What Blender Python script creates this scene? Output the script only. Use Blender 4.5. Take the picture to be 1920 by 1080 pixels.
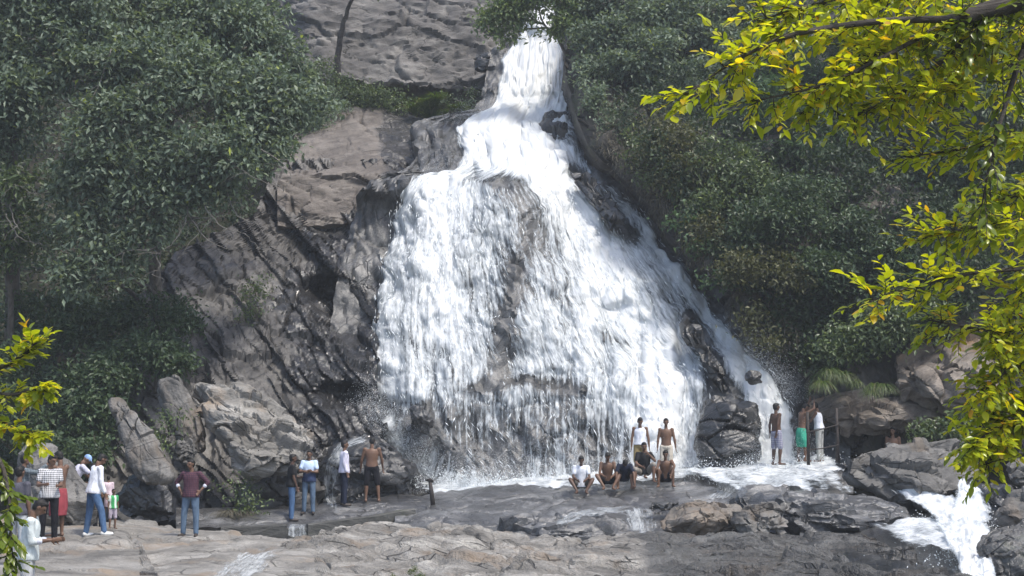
import bpy, math, random
import numpy as np
from mathutils import Vector, Matrix
from mathutils.bvhtree import BVHTree

for _o in list(bpy.data.objects):
    bpy.data.objects.remove(_o, do_unlink=True)
scene = bpy.context.scene
COL = scene.collection
rng = np.random.default_rng(7)
random.seed(7)

# ------------------------------------------------------------------ camera
F = 2638.0                      # focal length in photo pixels (1920 wide)
PITCH = math.atan((860 - 540) / F)
ZC = 1.8
cam_d = bpy.data.cameras.new('camera')
cam = bpy.data.objects.new('camera', cam_d)
COL.objects.link(cam)
cam_d.sensor_width = 36.0
cam_d.lens = 36.0 * F / 1920.0
cam_d.clip_start = 0.1
cam_d.clip_end = 3000
cam.location = (0, 0, ZC)
cam.rotation_euler = (math.pi / 2 + PITCH, 0, 0)
scene.camera = cam

# ------------------------------------------------------------------ light
SUN = Vector((0.34, -0.34, 0.88)).normalized()
w = bpy.data.worlds.new('World')
scene.world = w
w.use_nodes = True
wn = w.node_tree
bg = wn.nodes['Background']
sky = wn.nodes.new('ShaderNodeTexSky')
sky.sky_type = 'NISHITA'
sky.sun_disc = False
sky.sun_elevation = math.asin(SUN.z)
sky.sun_rotation = math.atan2(SUN.x, SUN.y)
sky.air_density = 1.0
sky.dust_density = 3.0
sky.altitude = 300
wn.links.new(sky.outputs[0], bg.inputs[0])
bg.inputs[1].default_value = 0.15
sl = bpy.data.lights.new('sun', 'SUN')
sl.energy = 2.2
sl.angle = math.radians(9.0)
sl.color = (1.0, 0.95, 0.86)
so = bpy.data.objects.new('sun', sl)
COL.objects.link(so)
so.rotation_euler = SUN.to_track_quat('Z', 'Y').to_euler()
scene.view_settings.view_transform = 'Standard'
scene.view_settings.look = 'None'
scene.view_settings.gamma = 1
scene.view_settings.exposure = 0.85
scene.cycles.use_denoising = True
scene.cycles.max_bounces = 7
scene.cycles.diffuse_bounces = 4
scene.cycles.glossy_bounces = 2
scene.cycles.transmission_bounces = 4
scene.cycles.transparent_max_bounces = 14
scene.cycles.volume_bounces = 0
scene.cycles.sample_clamp_indirect = 6

# ------------------------------------------------------------------ pixel -> place
CP, SP = math.cos(PITCH), math.sin(PITCH)


def at(px, py, d):
    """Point of the place that stands d metres ahead of the camera along a photo pixel."""
    px, py, d = np.broadcast_arrays(np.asarray(px, float), np.asarray(py, float), np.asarray(d, float))
    xc = (px - 960) / F
    yc = (540 - py) / F
    dy = CP - yc * SP
    dz = SP + yc * CP
    t = d / dy
    return np.stack([xc * t, d, ZC + dz * t], -1)


def V(px, py, d):
    return Vector(at(px, py, d).tolist())


# ------------------------------------------------------------------ noise
def _hash(ix, iy, iz, seed):
    h = (ix.astype(np.int64) * 374761393 + iy.astype(np.int64) * 668265263 +
         iz.astype(np.int64) * 1440662683 + seed * 974634777) & 0xffffffff
    h = ((h ^ (h >> 13)) * 1274126177) & 0xffffffff
    h = ((h ^ (h >> 16)) * 2246822519) & 0xffffffff
    return (h ^ (h >> 15)) & 0xffffffff


def _grad(ix, iy, iz, fx, fy, fz, seed):
    h = _hash(ix, iy, iz, seed)
    a = (h & 1023) / 1023.0 * 2 * np.pi
    z = ((h >> 10) & 1023) / 1023.0 * 2 - 1
    r = np.sqrt(np.maximum(0, 1 - z * z))
    return np.cos(a) * r * fx + np.sin(a) * r * fy + z * fz


def noise(P, seed=0):
    P = np.asarray(P, float)
    i = np.floor(P)
    f = P - i
    ix, iy, iz = i[..., 0], i[..., 1], i[..., 2]
    fx, fy, fz = f[..., 0], f[..., 1], f[..., 2]
    u, v, ww = [q * q * q * (q * (q * 6 - 15) + 10) for q in (fx, fy, fz)]
    r = 0
    for cx in (0, 1):
        for cy in (0, 1):
            for cz in (0, 1):
                wgt = (u if cx else 1 - u) * (v if cy else 1 - v) * (ww if cz else 1 - ww)
                r = r + wgt * _grad(ix + cx, iy + cy, iz + cz, fx - cx, fy - cy, fz - cz, seed)
    return r * 1.5


def fbm(P, octaves=4, gain=0.5, seed=0):
    P = np.asarray(P, float)
    a, s, r = 1.0, 1.0, 0
    for k in range(octaves):
        r = r + a * noise(P * s, seed + k * 17)
        a *= gain
        s *= 2.03
    return r


def worley(P, seed=0):
    P = np.asarray(P, float)
    i = np.floor(P)
    f1 = np.full(P.shape[:-1], 9.0)
    f2 = np.full(P.shape[:-1], 9.0)
    cid = np.zeros(P.shape[:-1], np.int64)
    for dx in (-1, 0, 1):
        for dy in (-1, 0, 1):
            for dz in (-1, 0, 1):
                c = i + np.array([dx, dy, dz])
                h = _hash(c[..., 0], c[..., 1], c[..., 2], seed)
                q = c + np.stack([(h & 255) / 255., ((h >> 8) & 255) / 255., ((h >> 16) & 255) / 255.], -1)
                d = np.sqrt(((q - P) ** 2).sum(-1))
                nearer = d < f1
                f2 = np.where(nearer, f1, np.minimum(f2, d))
                cid = np.where(nearer, h, cid)
                f1 = np.where(nearer, d, f1)
    return f1, f2, cid


def sstep(a, b, x):
    t = np.clip((x - a) / (b - a), 0, 1)
    return t * t * (3 - 2 * t)


# ------------------------------------------------------------------ mesh helpers
def new_mesh(name, verts, faces, mats, smooth=True, center=False, sharp=0):
    verts = np.asarray(verts, np.float64).reshape(-1, 3)
    loc = np.zeros(3)
    if center:
        loc = np.array([verts[:, 0].mean(), verts[:, 1].mean(), verts[:, 2].min()])
        verts = verts - loc
    me = bpy.data.meshes.new(name)
    if isinstance(faces, np.ndarray):
        n, k = faces.shape
        me.vertices.add(len(verts))
        me.vertices.foreach_set('co', verts.astype(np.float32).ravel())
        me.loops.add(n * k)
        me.loops.foreach_set('vertex_index', faces.astype(np.int32).ravel())
        me.polygons.add(n)
        me.polygons.foreach_set('loop_start', np.arange(0, n * k, k, dtype=np.int32))
        me.update(calc_edges=True)
    else:
        me.from_pydata(verts.tolist(), [], [list(map(int, f)) for f in faces])
        me.update()
    me.polygons.foreach_set('use_smooth', np.full(len(me.polygons), smooth))
    if sharp: me.set_sharp_from_angle(angle=sharp)
    for m in (mats if isinstance(mats, (list, tuple)) else [mats]):
        me.materials.append(m)
    o = bpy.data.objects.new(name, me)
    o.location = loc
    COL.objects.link(o)
    return o


def tag(o, label=None, cat=None, group=None, kind=None):
    if label: o['label'] = label
    if cat: o['category'] = cat
    if group: o['group'] = group
    if kind: o['kind'] = kind
    return o


def empty(name, loc, rz=0.0):
    o = bpy.data.objects.new(name, None)
    o.empty_display_size = 0.2
    o.location = loc
    o.rotation_euler = (0, 0, rz)
    COL.objects.link(o)
    return o


def parent_keep(child, root):
    child.parent = root
    M = Matrix.LocRotScale(Vector(root.location), root.rotation_euler, Vector((1, 1, 1)))
    child.matrix_parent_inverse = M.inverted()


def grid_faces(nv, nu):
    a = (np.arange(nv - 1)[:, None] * nu + np.arange(nu - 1)[None, :]).ravel()
    return np.stack([a, a + 1, a + nu + 1, a + nu], -1)


def grid_normals(P):
    du = np.gradient(P, axis=1)
    dv = np.gradient(P, axis=0)
    n = np.cross(du, dv)
    n /= np.linalg.norm(n, axis=-1, keepdims=True) + 1e-9
    flip = (n * (P - np.array([0, 0, ZC]))).sum(-1) > 0
    n[flip] *= -1
    return n


def add_attr(me, name, vals):
    a = me.attributes.new(name, 'FLOAT', 'POINT')
    a.data.foreach_set('value', np.asarray(vals, np.float32).ravel())


def smooth_grid(P, k):
    for _ in range(k):
        Q = P.copy()
        Q[1:-1, 1:-1] = (P[1:-1, 1:-1] * 4 + P[:-2, 1:-1] + P[2:, 1:-1] + P[1:-1, :-2] + P[1:-1, 2:]) / 8
        P = Q
    return P


def relief(name, P, mat, disp=None, skirt=2.5, drop=1.0, attrs=None, center=False):
    """A sheet of rock through the points P (rows x columns x 3), pushed along its normal by disp,
    its border carried on backwards into the hill."""
    nv, nu = P.shape[:2]
    if disp is not None:
        N = smooth_grid(grid_normals(P), 6)
        P = P + N * disp(P)[..., None]
    if skirt:
        back = np.array([0, skirt, -drop])
        P = np.pad(P, ((1, 1), (1, 1), (0, 0)), mode='edge')
        P[0] += back; P[-1] += back
        P[1:-1, 0] += back; P[1:-1, -1] += back
    o = new_mesh(name, P.reshape(-1, 3), grid_faces(*P.shape[:2]), mat, True, center, .7)
    if attrs:
        for k, v in attrs.items():
            if skirt:
                v = np.pad(v, ((1, 1), (1, 1)), mode='edge')
            add_attr(o.data, k, v)
    return o


def span_rows(left, right, y0, y1, nu, nv):
    ys = np.linspace(y0, y1, nv)
    l = np.interp(ys, [p[1] for p in left], [p[0] for p in left])
    r = np.interp(ys, [p[1] for p in right], [p[0] for p in right])
    u = np.linspace(0, 1, nu)
    PX = l[:, None] * (1 - u) + r[:, None] * u
    PY = np.repeat(ys[:, None], nu, 1)
    return PX, PY, u, ys


def span_cols(top, bot, nu, nv, x0=None, x1=None, jag=0):
    x0 = top[0][0] if x0 is None else x0
    x1 = top[-1][0] if x1 is None else x1
    xs = np.linspace(x0, x1, nu)
    t = np.interp(xs, [p[0] for p in top], [p[1] for p in top])
    b = np.interp(xs, [p[0] for p in bot], [p[1] for p in bot])
    if jag:
        t = t + jag * fbm(np.stack([xs / 45, xs * 0, xs * 0 + 3.3], -1), 4, .55, 5)
    v = np.linspace(0, 1, nv) ** 1.5
    PX = np.repeat(xs[None], nv, 0)
    PY = t[None] * (1 - v[:, None]) + b[None] * v[:, None]
    return PX, PY, xs, v


def rot_strata(P, a, b=0.0):
    """coordinates (along, into, across) of rock layers that dip by a in the picture plane"""
    ca, sa = math.cos(a), math.sin(a)
    x, y, z = P[..., 0], P[..., 1], P[..., 2]
    return np.stack([x * ca - z * sa, y, x * sa + z * ca], -1)


def rock_disp(amp=0.35, scale=1.0, dip=0.7, block=0.18, crack=0.10, elong=3.0, seed=0, fine=0.04, sharp=0.10, ey=1.6, small=.4):
    def f(P):
        S = rot_strata(P, dip)
        wob = np.stack([fbm(P * .6 / scale + 9, 2, seed=seed + 5), fbm(P * .6 / scale - 7, 2, seed=seed + 6),
                        fbm(P * .6 / scale + 31, 2, seed=seed + 7)], -1) * .35 * scale
        S2 = (S + wob) / np.array([elong, ey, 1.0]) / scale
        d = amp * fbm(P * 0.45 / scale, 3, .5, seed)
        f1, f2, cid = worley(S2 * 0.9, seed + 1)
        d = d + block * ((cid & 1023) / 1023. - .5) * 2 * sstep(0, sharp, f2 - f1)
        d = d - crack * (1 - sstep(0, .07, f2 - f1))
        g1, g2, gid = worley(S2 * 2.3 + 4, seed + 2)
        d = d + block * small * ((gid & 1023) / 1023. - .5) * 2 * sstep(0, sharp * 1.3, g2 - g1)
        d = d - crack * small * 1.2 * (1 - sstep(0, .08, g2 - g1))
        d = d + fine * fbm(S * np.array([1.2, 3.5 / ey, 3.4]), 4, .6, seed + 3)
        return d
    return f


# ------------------------------------------------------------------ materials
def nt(name):
    m = bpy.data.materials.new(name)
    m.use_nodes = True
    t = m.node_tree
    b = t.nodes['Principled BSDF']
    return m, t, b


def ramp(t, stops):
    r = t.nodes.new('ShaderNodeValToRGB')
    e = r.color_ramp.elements
    while len(e) < len(stops):
        e.new(0.5)
    for i, (p, c) in enumerate(stops):
        e[i].position = p
        e[i].color = (c[0], c[1], c[2], 1) if not isinstance(c, (int, float)) else (c, c, c, 1)
    return r


def tex(t, kind, vec, **kw):
    n = t.nodes.new(kind)
    for k, v in kw.items():
        n.inputs[k].default_value = v
    t.links.new(vec, n.inputs['Vector'])
    return n


def mapping(t, vec, rot=(0, 0, 0), scale=(1, 1, 1)):
    m = t.nodes.new('ShaderNodeMapping')
    m.inputs['Rotation'].default_value = rot
    m.inputs['Scale'].default_value = scale
    t.links.new(vec, m.inputs['Vector'])
    return m.outputs[0]


def mixc(t, fac, a, b, mode='MIX'):
    n = t.nodes.new('ShaderNodeMix')
    n.data_type = 'RGBA'
    n.blend_type = mode
    for s, v in ((n.inputs[0], fac), (n.inputs[6], a), (n.inputs[7], b)):
        if isinstance(v, bpy.types.NodeSocket):
            t.links.new(v, s)
        elif isinstance(v, (tuple, list)):
            s.default_value = (*v[:3], 1)
        else:
            s.default_value = v
    return n.outputs[2]


def math_n(t, op, a, b=None, c=None, clamp=False):
    n = t.nodes.new('ShaderNodeMath')
    n.operation = op
    n.use_clamp = clamp
    for i, v in enumerate((a, b, c)):
        if v is None: continue
        if isinstance(v, bpy.types.NodeSocket):
            t.links.new(v, n.inputs[i])
        else:
            n.inputs[i].default_value = v
    return n.outputs[0]


def rock_mat(name, dark, mid, pale, rough=0.75, dip=0.7, wet=0.0, stain=None, moss=0.0, scale=1.0, bump=0.6, wet_attr=False, wetmul=(.42, .45, .48), bdist=.12):
    m, t, b = nt(name)
    tc = t.nodes.new('ShaderNodeNewGeometry')
    pos = tc.outputs['Position']
    lay = mapping(t, mapping(t, pos, (0, dip, 0)), (0, 0, 0), (0.35, 0.7, 1.6))
    n1 = tex(t, 'ShaderNodeTexNoise', lay, Scale=1.3 * scale, Detail=5, Roughness=.68, Distortion=.8)
    n2 = tex(t, 'ShaderNodeTexNoise', pos, Scale=0.5 * scale, Detail=2, Roughness=.6)
    n3 = tex(t, 'ShaderNodeTexNoise', pos, Scale=14 * scale, Detail=3, Roughness=.75)
    s = math_n(t, 'ADD', math_n(t, 'MULTIPLY', n1.outputs[0], .62), math_n(t, 'MULTIPLY', n2.outputs[0], .38))
    r = ramp(t, [(.36, dark), (.50, mid), (.62, pale)])
    t.links.new(s, r.inputs[0])
    c = mixc(t, .55, r.outputs[0], ramp_from(t, n3.outputs[0], [(.3, (.45,) * 3), (.7, (1.25,) * 3)]), 'MULTIPLY')
    vc = tex(t, 'ShaderNodeTexVoronoi', mapping(t, mapping(t, pos, (0, dip, 0)), (0, 0, 0), (.5, .8, 1.7)), Scale=1.6 * scale)
    vc.feature = 'DISTANCE_TO_EDGE'
    vn = tex(t, 'ShaderNodeTexNoise', pos, Scale=.9, Detail=1)
    ce = math_n(t, 'MULTIPLY', ramp_from(t, vc.outputs['Distance'], [(0, 1.0), (.035, 0.0)]),
                ramp_from(t, vn.outputs[0], [(.5, 0.0), (.62, .8)]))
    c = mixc(t, ce, c, (dark[0] * .35, dark[1] * .35, dark[2] * .35))
    if stain:
        n4 = tex(t, 'ShaderNodeTexNoise', mapping(t, pos, (0, 0, 0), (1, 1, .45)), Scale=.55, Detail=4, Roughness=.65)
        c = mixc(t, ramp_from(t, n4.outputs[0], [(.54, 0.0), (.68, .75)]), c, stain)
    if moss:
        n5 = tex(t, 'ShaderNodeTexNoise', pos, Scale=.8, Detail=4, Roughness=.7)
        c = mixc(t, ramp_from(t, n5.outputs[0], [(.62 - moss * .2, 0.0), (.72 - moss * .2, .8)]), c, (.035, .045, .015))
    rr = math_n(t, 'MULTIPLY_ADD', n3.outputs[0], .25, rough - .12)
    if wet_attr:
        at_ = t.nodes.new('ShaderNodeAttribute')
        at_.attribute_name = 'wet'
        wv = math_n(t, 'MULTIPLY_ADD', math_n(t, 'SUBTRACT', n2.outputs[0], .5), 1.6, at_.outputs['Fac'])
        wv = ramp_from(t, wv, [(.35, 0.0), (.6, 1.0)])
        c = mixc(t, wv, c, mixc(t, 1.0, c, wetmul, 'MULTIPLY'))
        rr = math_n(t, 'MULTIPLY_ADD', wv, -.55, rr)
    t.links.new(c, b.inputs['Base Color'])
    t.links.new(rr, b.inputs['Roughness'])
    b.inputs['Specular IOR Level'].default_value = .5
    if wet:
        b.inputs['Coat Weight'].default_value = wet
        b.inputs['Coat Roughness'].default_value = .18
    bm = t.nodes.new('ShaderNodeBump')
    bm.inputs['Strength'].default_value = bump
    bm.inputs['Distance'].default_value = bdist
    hs = math_n(t, 'ADD', math_n(t, 'MULTIPLY', n1.outputs[0], 1.2), math_n(t, 'MULTIPLY', n3.outputs[0], .3))
    hs = math_n(t, 'SUBTRACT', hs, math_n(t, 'MULTIPLY', ce, .5))
    t.links.new(hs, bm.inputs['Height'])
    t.links.new(bm.outputs[0], b.inputs['Normal'])
    if wet:
        t.links.new(bm.outputs[0], b.inputs['Coat Normal'])
    return m


def ramp_from(t, sock, stops):
    r = ramp(t, stops)
    t.links.new(sock, r.inputs[0])
    return r.outputs[0]


def leaf_mat(name, stops, rough=.45, trans=.35, tcol=None, spec=.5):
    m, t, b = nt(name)
    g = t.nodes.new('ShaderNodeNewGeometry')
    c = ramp_from(t, g.outputs['Random Per Island'], stops)
    t.links.new(c, b.inputs['Base Color'])
    b.inputs['Roughness'].default_value = rough
    b.inputs['Specular IOR Level'].default_value = spec
    tr = t.nodes.new('ShaderNodeBsdfTranslucent')
    t.links.new(mixc(t, 1.0, c, tcol or (1.5, 1.5, .7), 'MULTIPLY'), tr.inputs[0])
    mx = t.nodes.new('ShaderNodeMixShader')
    mx.inputs[0].default_value = trans
    t.links.new(b.outputs[0], mx.inputs[1])
    t.links.new(tr.outputs[0], mx.inputs[2])
    t.links.new(mx.outputs[0], t.nodes['Material Output'].inputs[0])
    return m


def plain_mat(name, col, rough=.7, var=.25, scale=8.0, bump=.0, spec=.4):
    m, t, b = nt(name)
    tc = t.nodes.new('ShaderNodeTexCoord')
    n = tex(t, 'ShaderNodeTexNoise', tc.outputs['Object'], Scale=scale, Detail=6, Roughness=.65)
    lo = tuple(x * (1 - var) for x in col)
    hi = tuple(min(1, x * (1 + var)) for x in col)
    t.links.new(ramp_from(t, n.outputs[0], [(.3, lo), (.7, hi)]), b.inputs['Base Color'])
    b.inputs['Roughness'].default_value = rough
    b.inputs['Specular IOR Level'].default_value = spec
    if bump:
        bm = t.nodes.new('ShaderNodeBump')
        bm.inputs['Strength'].default_value = bump
        bm.inputs['Distance'].default_value = .02
        t.links.new(n.outputs[0], bm.inputs['Height'])
        t.links.new(bm.outputs[0], b.inputs['Normal'])
    return m


def water_mat(name, strands=(7.5, 1.1), opacity=1.0):
    """broken white water: flow coordinates in the UV map, amount in the attribute dens"""
    m, t, b = nt(name)
    uv = t.nodes.new('ShaderNodeUVMap')
    a = t.nodes.new('ShaderNodeAttribute')
    a.attribute_name = 'dens'
    u0 = uv.outputs[0]
    n1 = tex(t, 'ShaderNodeTexNoise', mapping(t, u0, scale=(strands[0], strands[1], 1)), Scale=1, Detail=5, Roughness=.65, Distortion=.25)
    n2 = tex(t, 'ShaderNodeTexNoise', mapping(t, u0, scale=(1.3, .30, 1)), Scale=1, Detail=3, Roughness=.6)
    n3 = tex(t, 'ShaderNodeTexNoise', mapping(t, u0, scale=(strands[0] * 2.6, strands[1] * 4.0, 1)), Scale=1, Detail=3, Roughness=.65)
    n4 = tex(t, 'ShaderNodeTexNoise', mapping(t, u0, scale=(strands[0] * 1.4, strands[1] * .28, 1)), Scale=1, Detail=3, Roughness=.55)
    s = math_n(t, 'MULTIPLY_ADD', math_n(t, 'SUBTRACT', n1.outputs[0], .5), 1.1, a.outputs['Fac'])
    s = math_n(t, 'MULTIPLY_ADD', math_n(t, 'SUBTRACT', n2.outputs[0], .5), .8, s)
    s = math_n(t, 'MULTIPLY_ADD', math_n(t, 'SUBTRACT', n3.outputs[0], .5), .75, s)
    s = math_n(t, 'MULTIPLY_ADD', math_n(t, 'SUBTRACT', n4.outputs[0], .5), 1.0, s)
    al = math_n(t, 'MULTIPLY', ramp_from(t, s, [(.16, 0.0), (.42, .55), (.75, 1.0)]), opacity)
    c = ramp_from(t, s, [(.25, (.62, .68, .73)), (.9, (.88, .90, .91))])
    t.links.new(c, b.inputs['Base Color'])
    b.inputs['Roughness'].default_value = .35
    b.inputs['Specular IOR Level'].default_value = .3
    bm = t.nodes.new('ShaderNodeBump')
    bm.inputs['Strength'].default_value = .3
    bm.inputs['Distance'].default_value = .1
    t.links.new(s, bm.inputs['Height'])
    t.links.new(bm.outputs[0], b.inputs['Normal'])
    tl = t.nodes.new('ShaderNodeBsdfTranslucent')
    tl.inputs[0].default_value = (.85, .9, .92, 1)
    m1 = t.nodes.new('ShaderNodeMixShader')
    m1.inputs[0].default_value = .25
    t.links.new(b.outputs[0], m1.inputs[1])
    t.links.new(tl.outputs[0], m1.inputs[2])
    tp = t.nodes.new('ShaderNodeBsdfTransparent')
    m2 = t.nodes.new('ShaderNodeMixShader')
    t.links.new(al, m2.inputs[0])
    t.links.new(tp.outputs[0], m2.inputs[1])
    t.links.new(m1.outputs[0], m2.inputs[2])
    t.links.new(m2.outputs[0], t.nodes['Material Output'].inputs[0])
    return m


M = {}
M['cliff'] = rock_mat('cliff_rock', (.035, .033, .032), (.085, .079, .074), (.17, .16, .148), .6, .9, wet_attr=True, wetmul=(.36, .375, .4))
M['dome'] = rock_mat('dome_rock', (.045, .042, .04), (.105, .098, .092), (.19, .18, .168), .8, .25)
M['shoulder'] = rock_mat('brown_rock', (.06, .051, .045), (.125, .108, .094), (.19, .168, .148), .75, .3, wet_attr=True)
M['wet'] = rock_mat('wet_dark_rock', (.012, .012, .0125), (.032, .032, .033), (.08, .08, .08), .36, .6, wet=.35)
M['falls'] = rock_mat('falls_rock', (.035, .035, .036), (.085, .085, .085), (.17, .168, .165), .45, .9, wet=.3)
M['pale'] = rock_mat('pale_granite', (.10, .095, .086), (.205, .194, .176), (.32, .306, .282), .85, -.25, stain=(.22, .165, .115), scale=1.2)
M['slab'] = rock_mat('slab_granite', (.085, .08, .072), (.24, .226, .205), (.44, .42, .385), .85, -.25, stain=(.22, .165, .115), scale=1.2, wet_attr=True, wetmul=(.36, .37, .385), bump=1.0, bdist=.22)  # pale streaks added to the colour in place of wet sky highlights
M['grey'] = rock_mat('grey_boulder_rock', (.055, .053, .05), (.115, .11, .103), (.20, .192, .18), .7, .3, stain=(.12, .092, .066))
M['tan'] = rock_mat('tan_rock', (.08, .07, .06), (.16, .142, .122), (.25, .228, .2), .7, .3, stain=(.2, .14, .09))
M['brown'] = rock_mat('rust_brown_rock', (.065, .052, .042), (.145, .12, .098), (.24, .207, .175), .75, .5, stain=(.20, .115, .055))
M['slabwet'] = rock_mat('wet_slab_rock', (.03, .03, .031), (.09, .09, .092), (.21, .21, .212), .3, .12, wet=.4, scale=1.3)
M['shiny'] = rock_mat('shiny_dark_rock', (.04, .038, .036), (.10, .096, .09), (.19, .18, .165), .33, .45, wet=.55, moss=.15, scale=1.5, bump=.9)
M['soil'] = rock_mat('hill_soil', (.02, .018, .013), (.04, .036, .026), (.07, .06, .045), .95, .5, moss=.6)
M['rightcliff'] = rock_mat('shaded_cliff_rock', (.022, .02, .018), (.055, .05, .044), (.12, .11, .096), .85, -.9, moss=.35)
M['concrete'] = rock_mat('old_concrete', (.03, .03, .029), (.065, .065, .06), (.13, .128, .12), .7, 0.0, moss=.2)
M['bark'] = rock_mat('bark', (.06, .05, .042), (.12, .105, .09), (.2, .18, .155), .9, 1.4, scale=4)
M['twig'] = rock_mat('pale_twig_bark', (.11, .10, .088), (.18, .167, .147), (.27, .255, .23), .85, 1.4, scale=4)
M['darkbark'] = rock_mat('dark_bark', (.03, .024, .02), (.06, .05, .042), (.11, .095, .08), .9, .3, scale=5)
G = lambda *a: a
M['leafgrey'] = leaf_mat('grey_green_leaf', [(0, (0.070, 0.101, 0.070)), (.5, (0.119, 0.161, 0.112)), (.9, (0.182, 0.231, 0.168)), (.99, (0.238, 0.280, 0.196)), (1, (0.364, 0.420, 0.056))], .52, .3, spec=.4)
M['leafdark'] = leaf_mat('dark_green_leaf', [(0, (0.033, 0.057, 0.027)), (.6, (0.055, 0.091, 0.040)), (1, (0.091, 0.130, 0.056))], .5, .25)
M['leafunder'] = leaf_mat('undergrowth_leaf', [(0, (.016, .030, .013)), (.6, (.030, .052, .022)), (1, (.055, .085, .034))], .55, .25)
M['leafmid'] = leaf_mat('mid_green_leaf', [(0, (0.048, 0.073, 0.031)), (.6, (0.084, 0.120, 0.050)), (.95, (0.133, 0.175, 0.070)), (1, (0.210, 0.252, 0.070))], .42, .3)
M['leaffeather'] = leaf_mat('feathery_leaf', [(0, (0.037, 0.075, 0.035)), (.6, (0.069, 0.125, 0.056)), (1, (0.106, 0.169, 0.075))], .45, .3)
M['leaflight'] = leaf_mat('light_green_leaf', [(0, (.07, .11, .045)), (.6, (.12, .17, .07)), (1, (.19, .24, .10))], .42, .35)
M['leafolive'] = leaf_mat('olive_leaf', [(0, (0.052, 0.058, 0.023)), (.6, (0.085, 0.091, 0.036)), (1, (0.130, 0.130, 0.058))], .5, .3)
M['leafdry'] = leaf_mat('dry_grass_leaf', [(0, (.06, .055, .04)), (.6, (.11, .10, .075)), (1, (.17, .155, .12))], .8, .2)
M['leafsun'] = leaf_mat('yellow_green_leaf', [(0, (.17, .23, .016)), (.4, (.32, .38, .022)), (.8, (.45, .47, .026)), (.95, (.52, .46, .025)), (1, (.54, .30, .02))], .28, .5, (2.0, 1.85, .4), .6)
M['leafsun2'] = leaf_mat('shaded_green_leaf', [(0, (.07, .11, .012)), (.6, (.14, .19, .016)), (1, (.22, .25, .02))], .3, .4, (1.7, 1.6, .5), .6)  # darker copy of the yellow leaf, shade put into the hanging leaves' colour
M['grass'] = leaf_mat('grass_blade', [(0, (.035, .065, .014)), (.6, (.07, .115, .024)), (.9, (.11, .15, .035)), (1, (.20, .18, .09))], .5, .4)
M['water'] = water_mat('white_water')
M['foam'] = water_mat('foam_water', (4.5, 1.5))
M['film'] = water_mat('thin_water_film', (7.0, 1.6), .6)
M['pool'] = water_mat('pool_foam', (1.5, 5.0))
M['drops'] = plain_mat('water_drops', (.82, .86, .88), .4, .05, spec=.3)
#@@STRUCTURE
# ================================================================== THE SETTING
ROCKS = []          # what people can stand on


def hill_depth(px, py):
    return 46.5 + (900 - py) / 900 * 19 + 1.2 * np.cos((px - 960) / 500.)


# ground sheet out to the horizon, far below the gorge rocks
gx = np.concatenate([np.linspace(-900, -60, 12), np.linspace(-50, 50, 60), np.linspace(60, 900, 12)])
gy = np.concatenate([np.linspace(-300, -10, 8), np.linspace(0, 60, 60), np.linspace(70, 900, 12)])
GX, GY = np.meshgrid(gx, gy)
GZ = -2.2 + .25 * fbm(np.stack([GX * .2, GY * .2, GX * 0], -1), 3) - 0.02 * np.maximum(0, 14 - GY)
o = new_mesh('ground', np.stack([GX, GY, GZ], -1).reshape(-1, 3), grid_faces(*GX.shape), M['soil'])
tag(o, kind='structure')

# wooded hillside that rises behind the falls
PX, PY = np.meshgrid(np.linspace(-900, 2820, 150), np.linspace(-620, 1010, 90))
P = at(PX, PY, hill_depth(PX, PY))
o = relief('hillside', P, M['soil'], lambda P: .9 * fbm(P * .12, 4, .5, 3), skirt=0)
tag(o, kind='structure')

# ---- rock face under the water
FL = [(995, -60), (985, 0), (966, 60), (936, 100), (924, 150), (918, 190), (900, 208), (866, 222), (838, 245), (850, 290), (835, 318), (762, 338), (742, 362), (727, 420), (708, 500), (690, 600), (684, 700), (700, 760), (690, 800), (738, 850), (786, 900), (800, 940)]
FR = [(1062, -60), (1055, 0), (1052, 60), (1072, 100), (1076, 190), (1078, 232), (1092, 270), (1132, 330), (1214, 400), (1256, 470), (1304, 520), (1362, 600), (1410, 660), (1452, 700), (1480, 740), (1500, 780), (1506, 870), (1508, 940)]
FDY = [-60, 60, 190, 235, 325, 352, 700, 738, 756, 900, 940]
FDD = [61, 58.6, 57.0, 54.6, 48.6, 47.6, 43.7, 43.05, 43.1, 42.3, 41.4]
FD2 = [61, 58.6, 56.6, 54.4, 50.6, 49.8, 43.8, 43.2, 43.1, 42.3, 41.4]     # the right half runs down without a lip


def bumpf(px, py, cx, cy, rx, ry):
    return np.exp(-(((px - cx) / rx) ** 2 + ((py - cy) / ry) ** 2))


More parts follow.
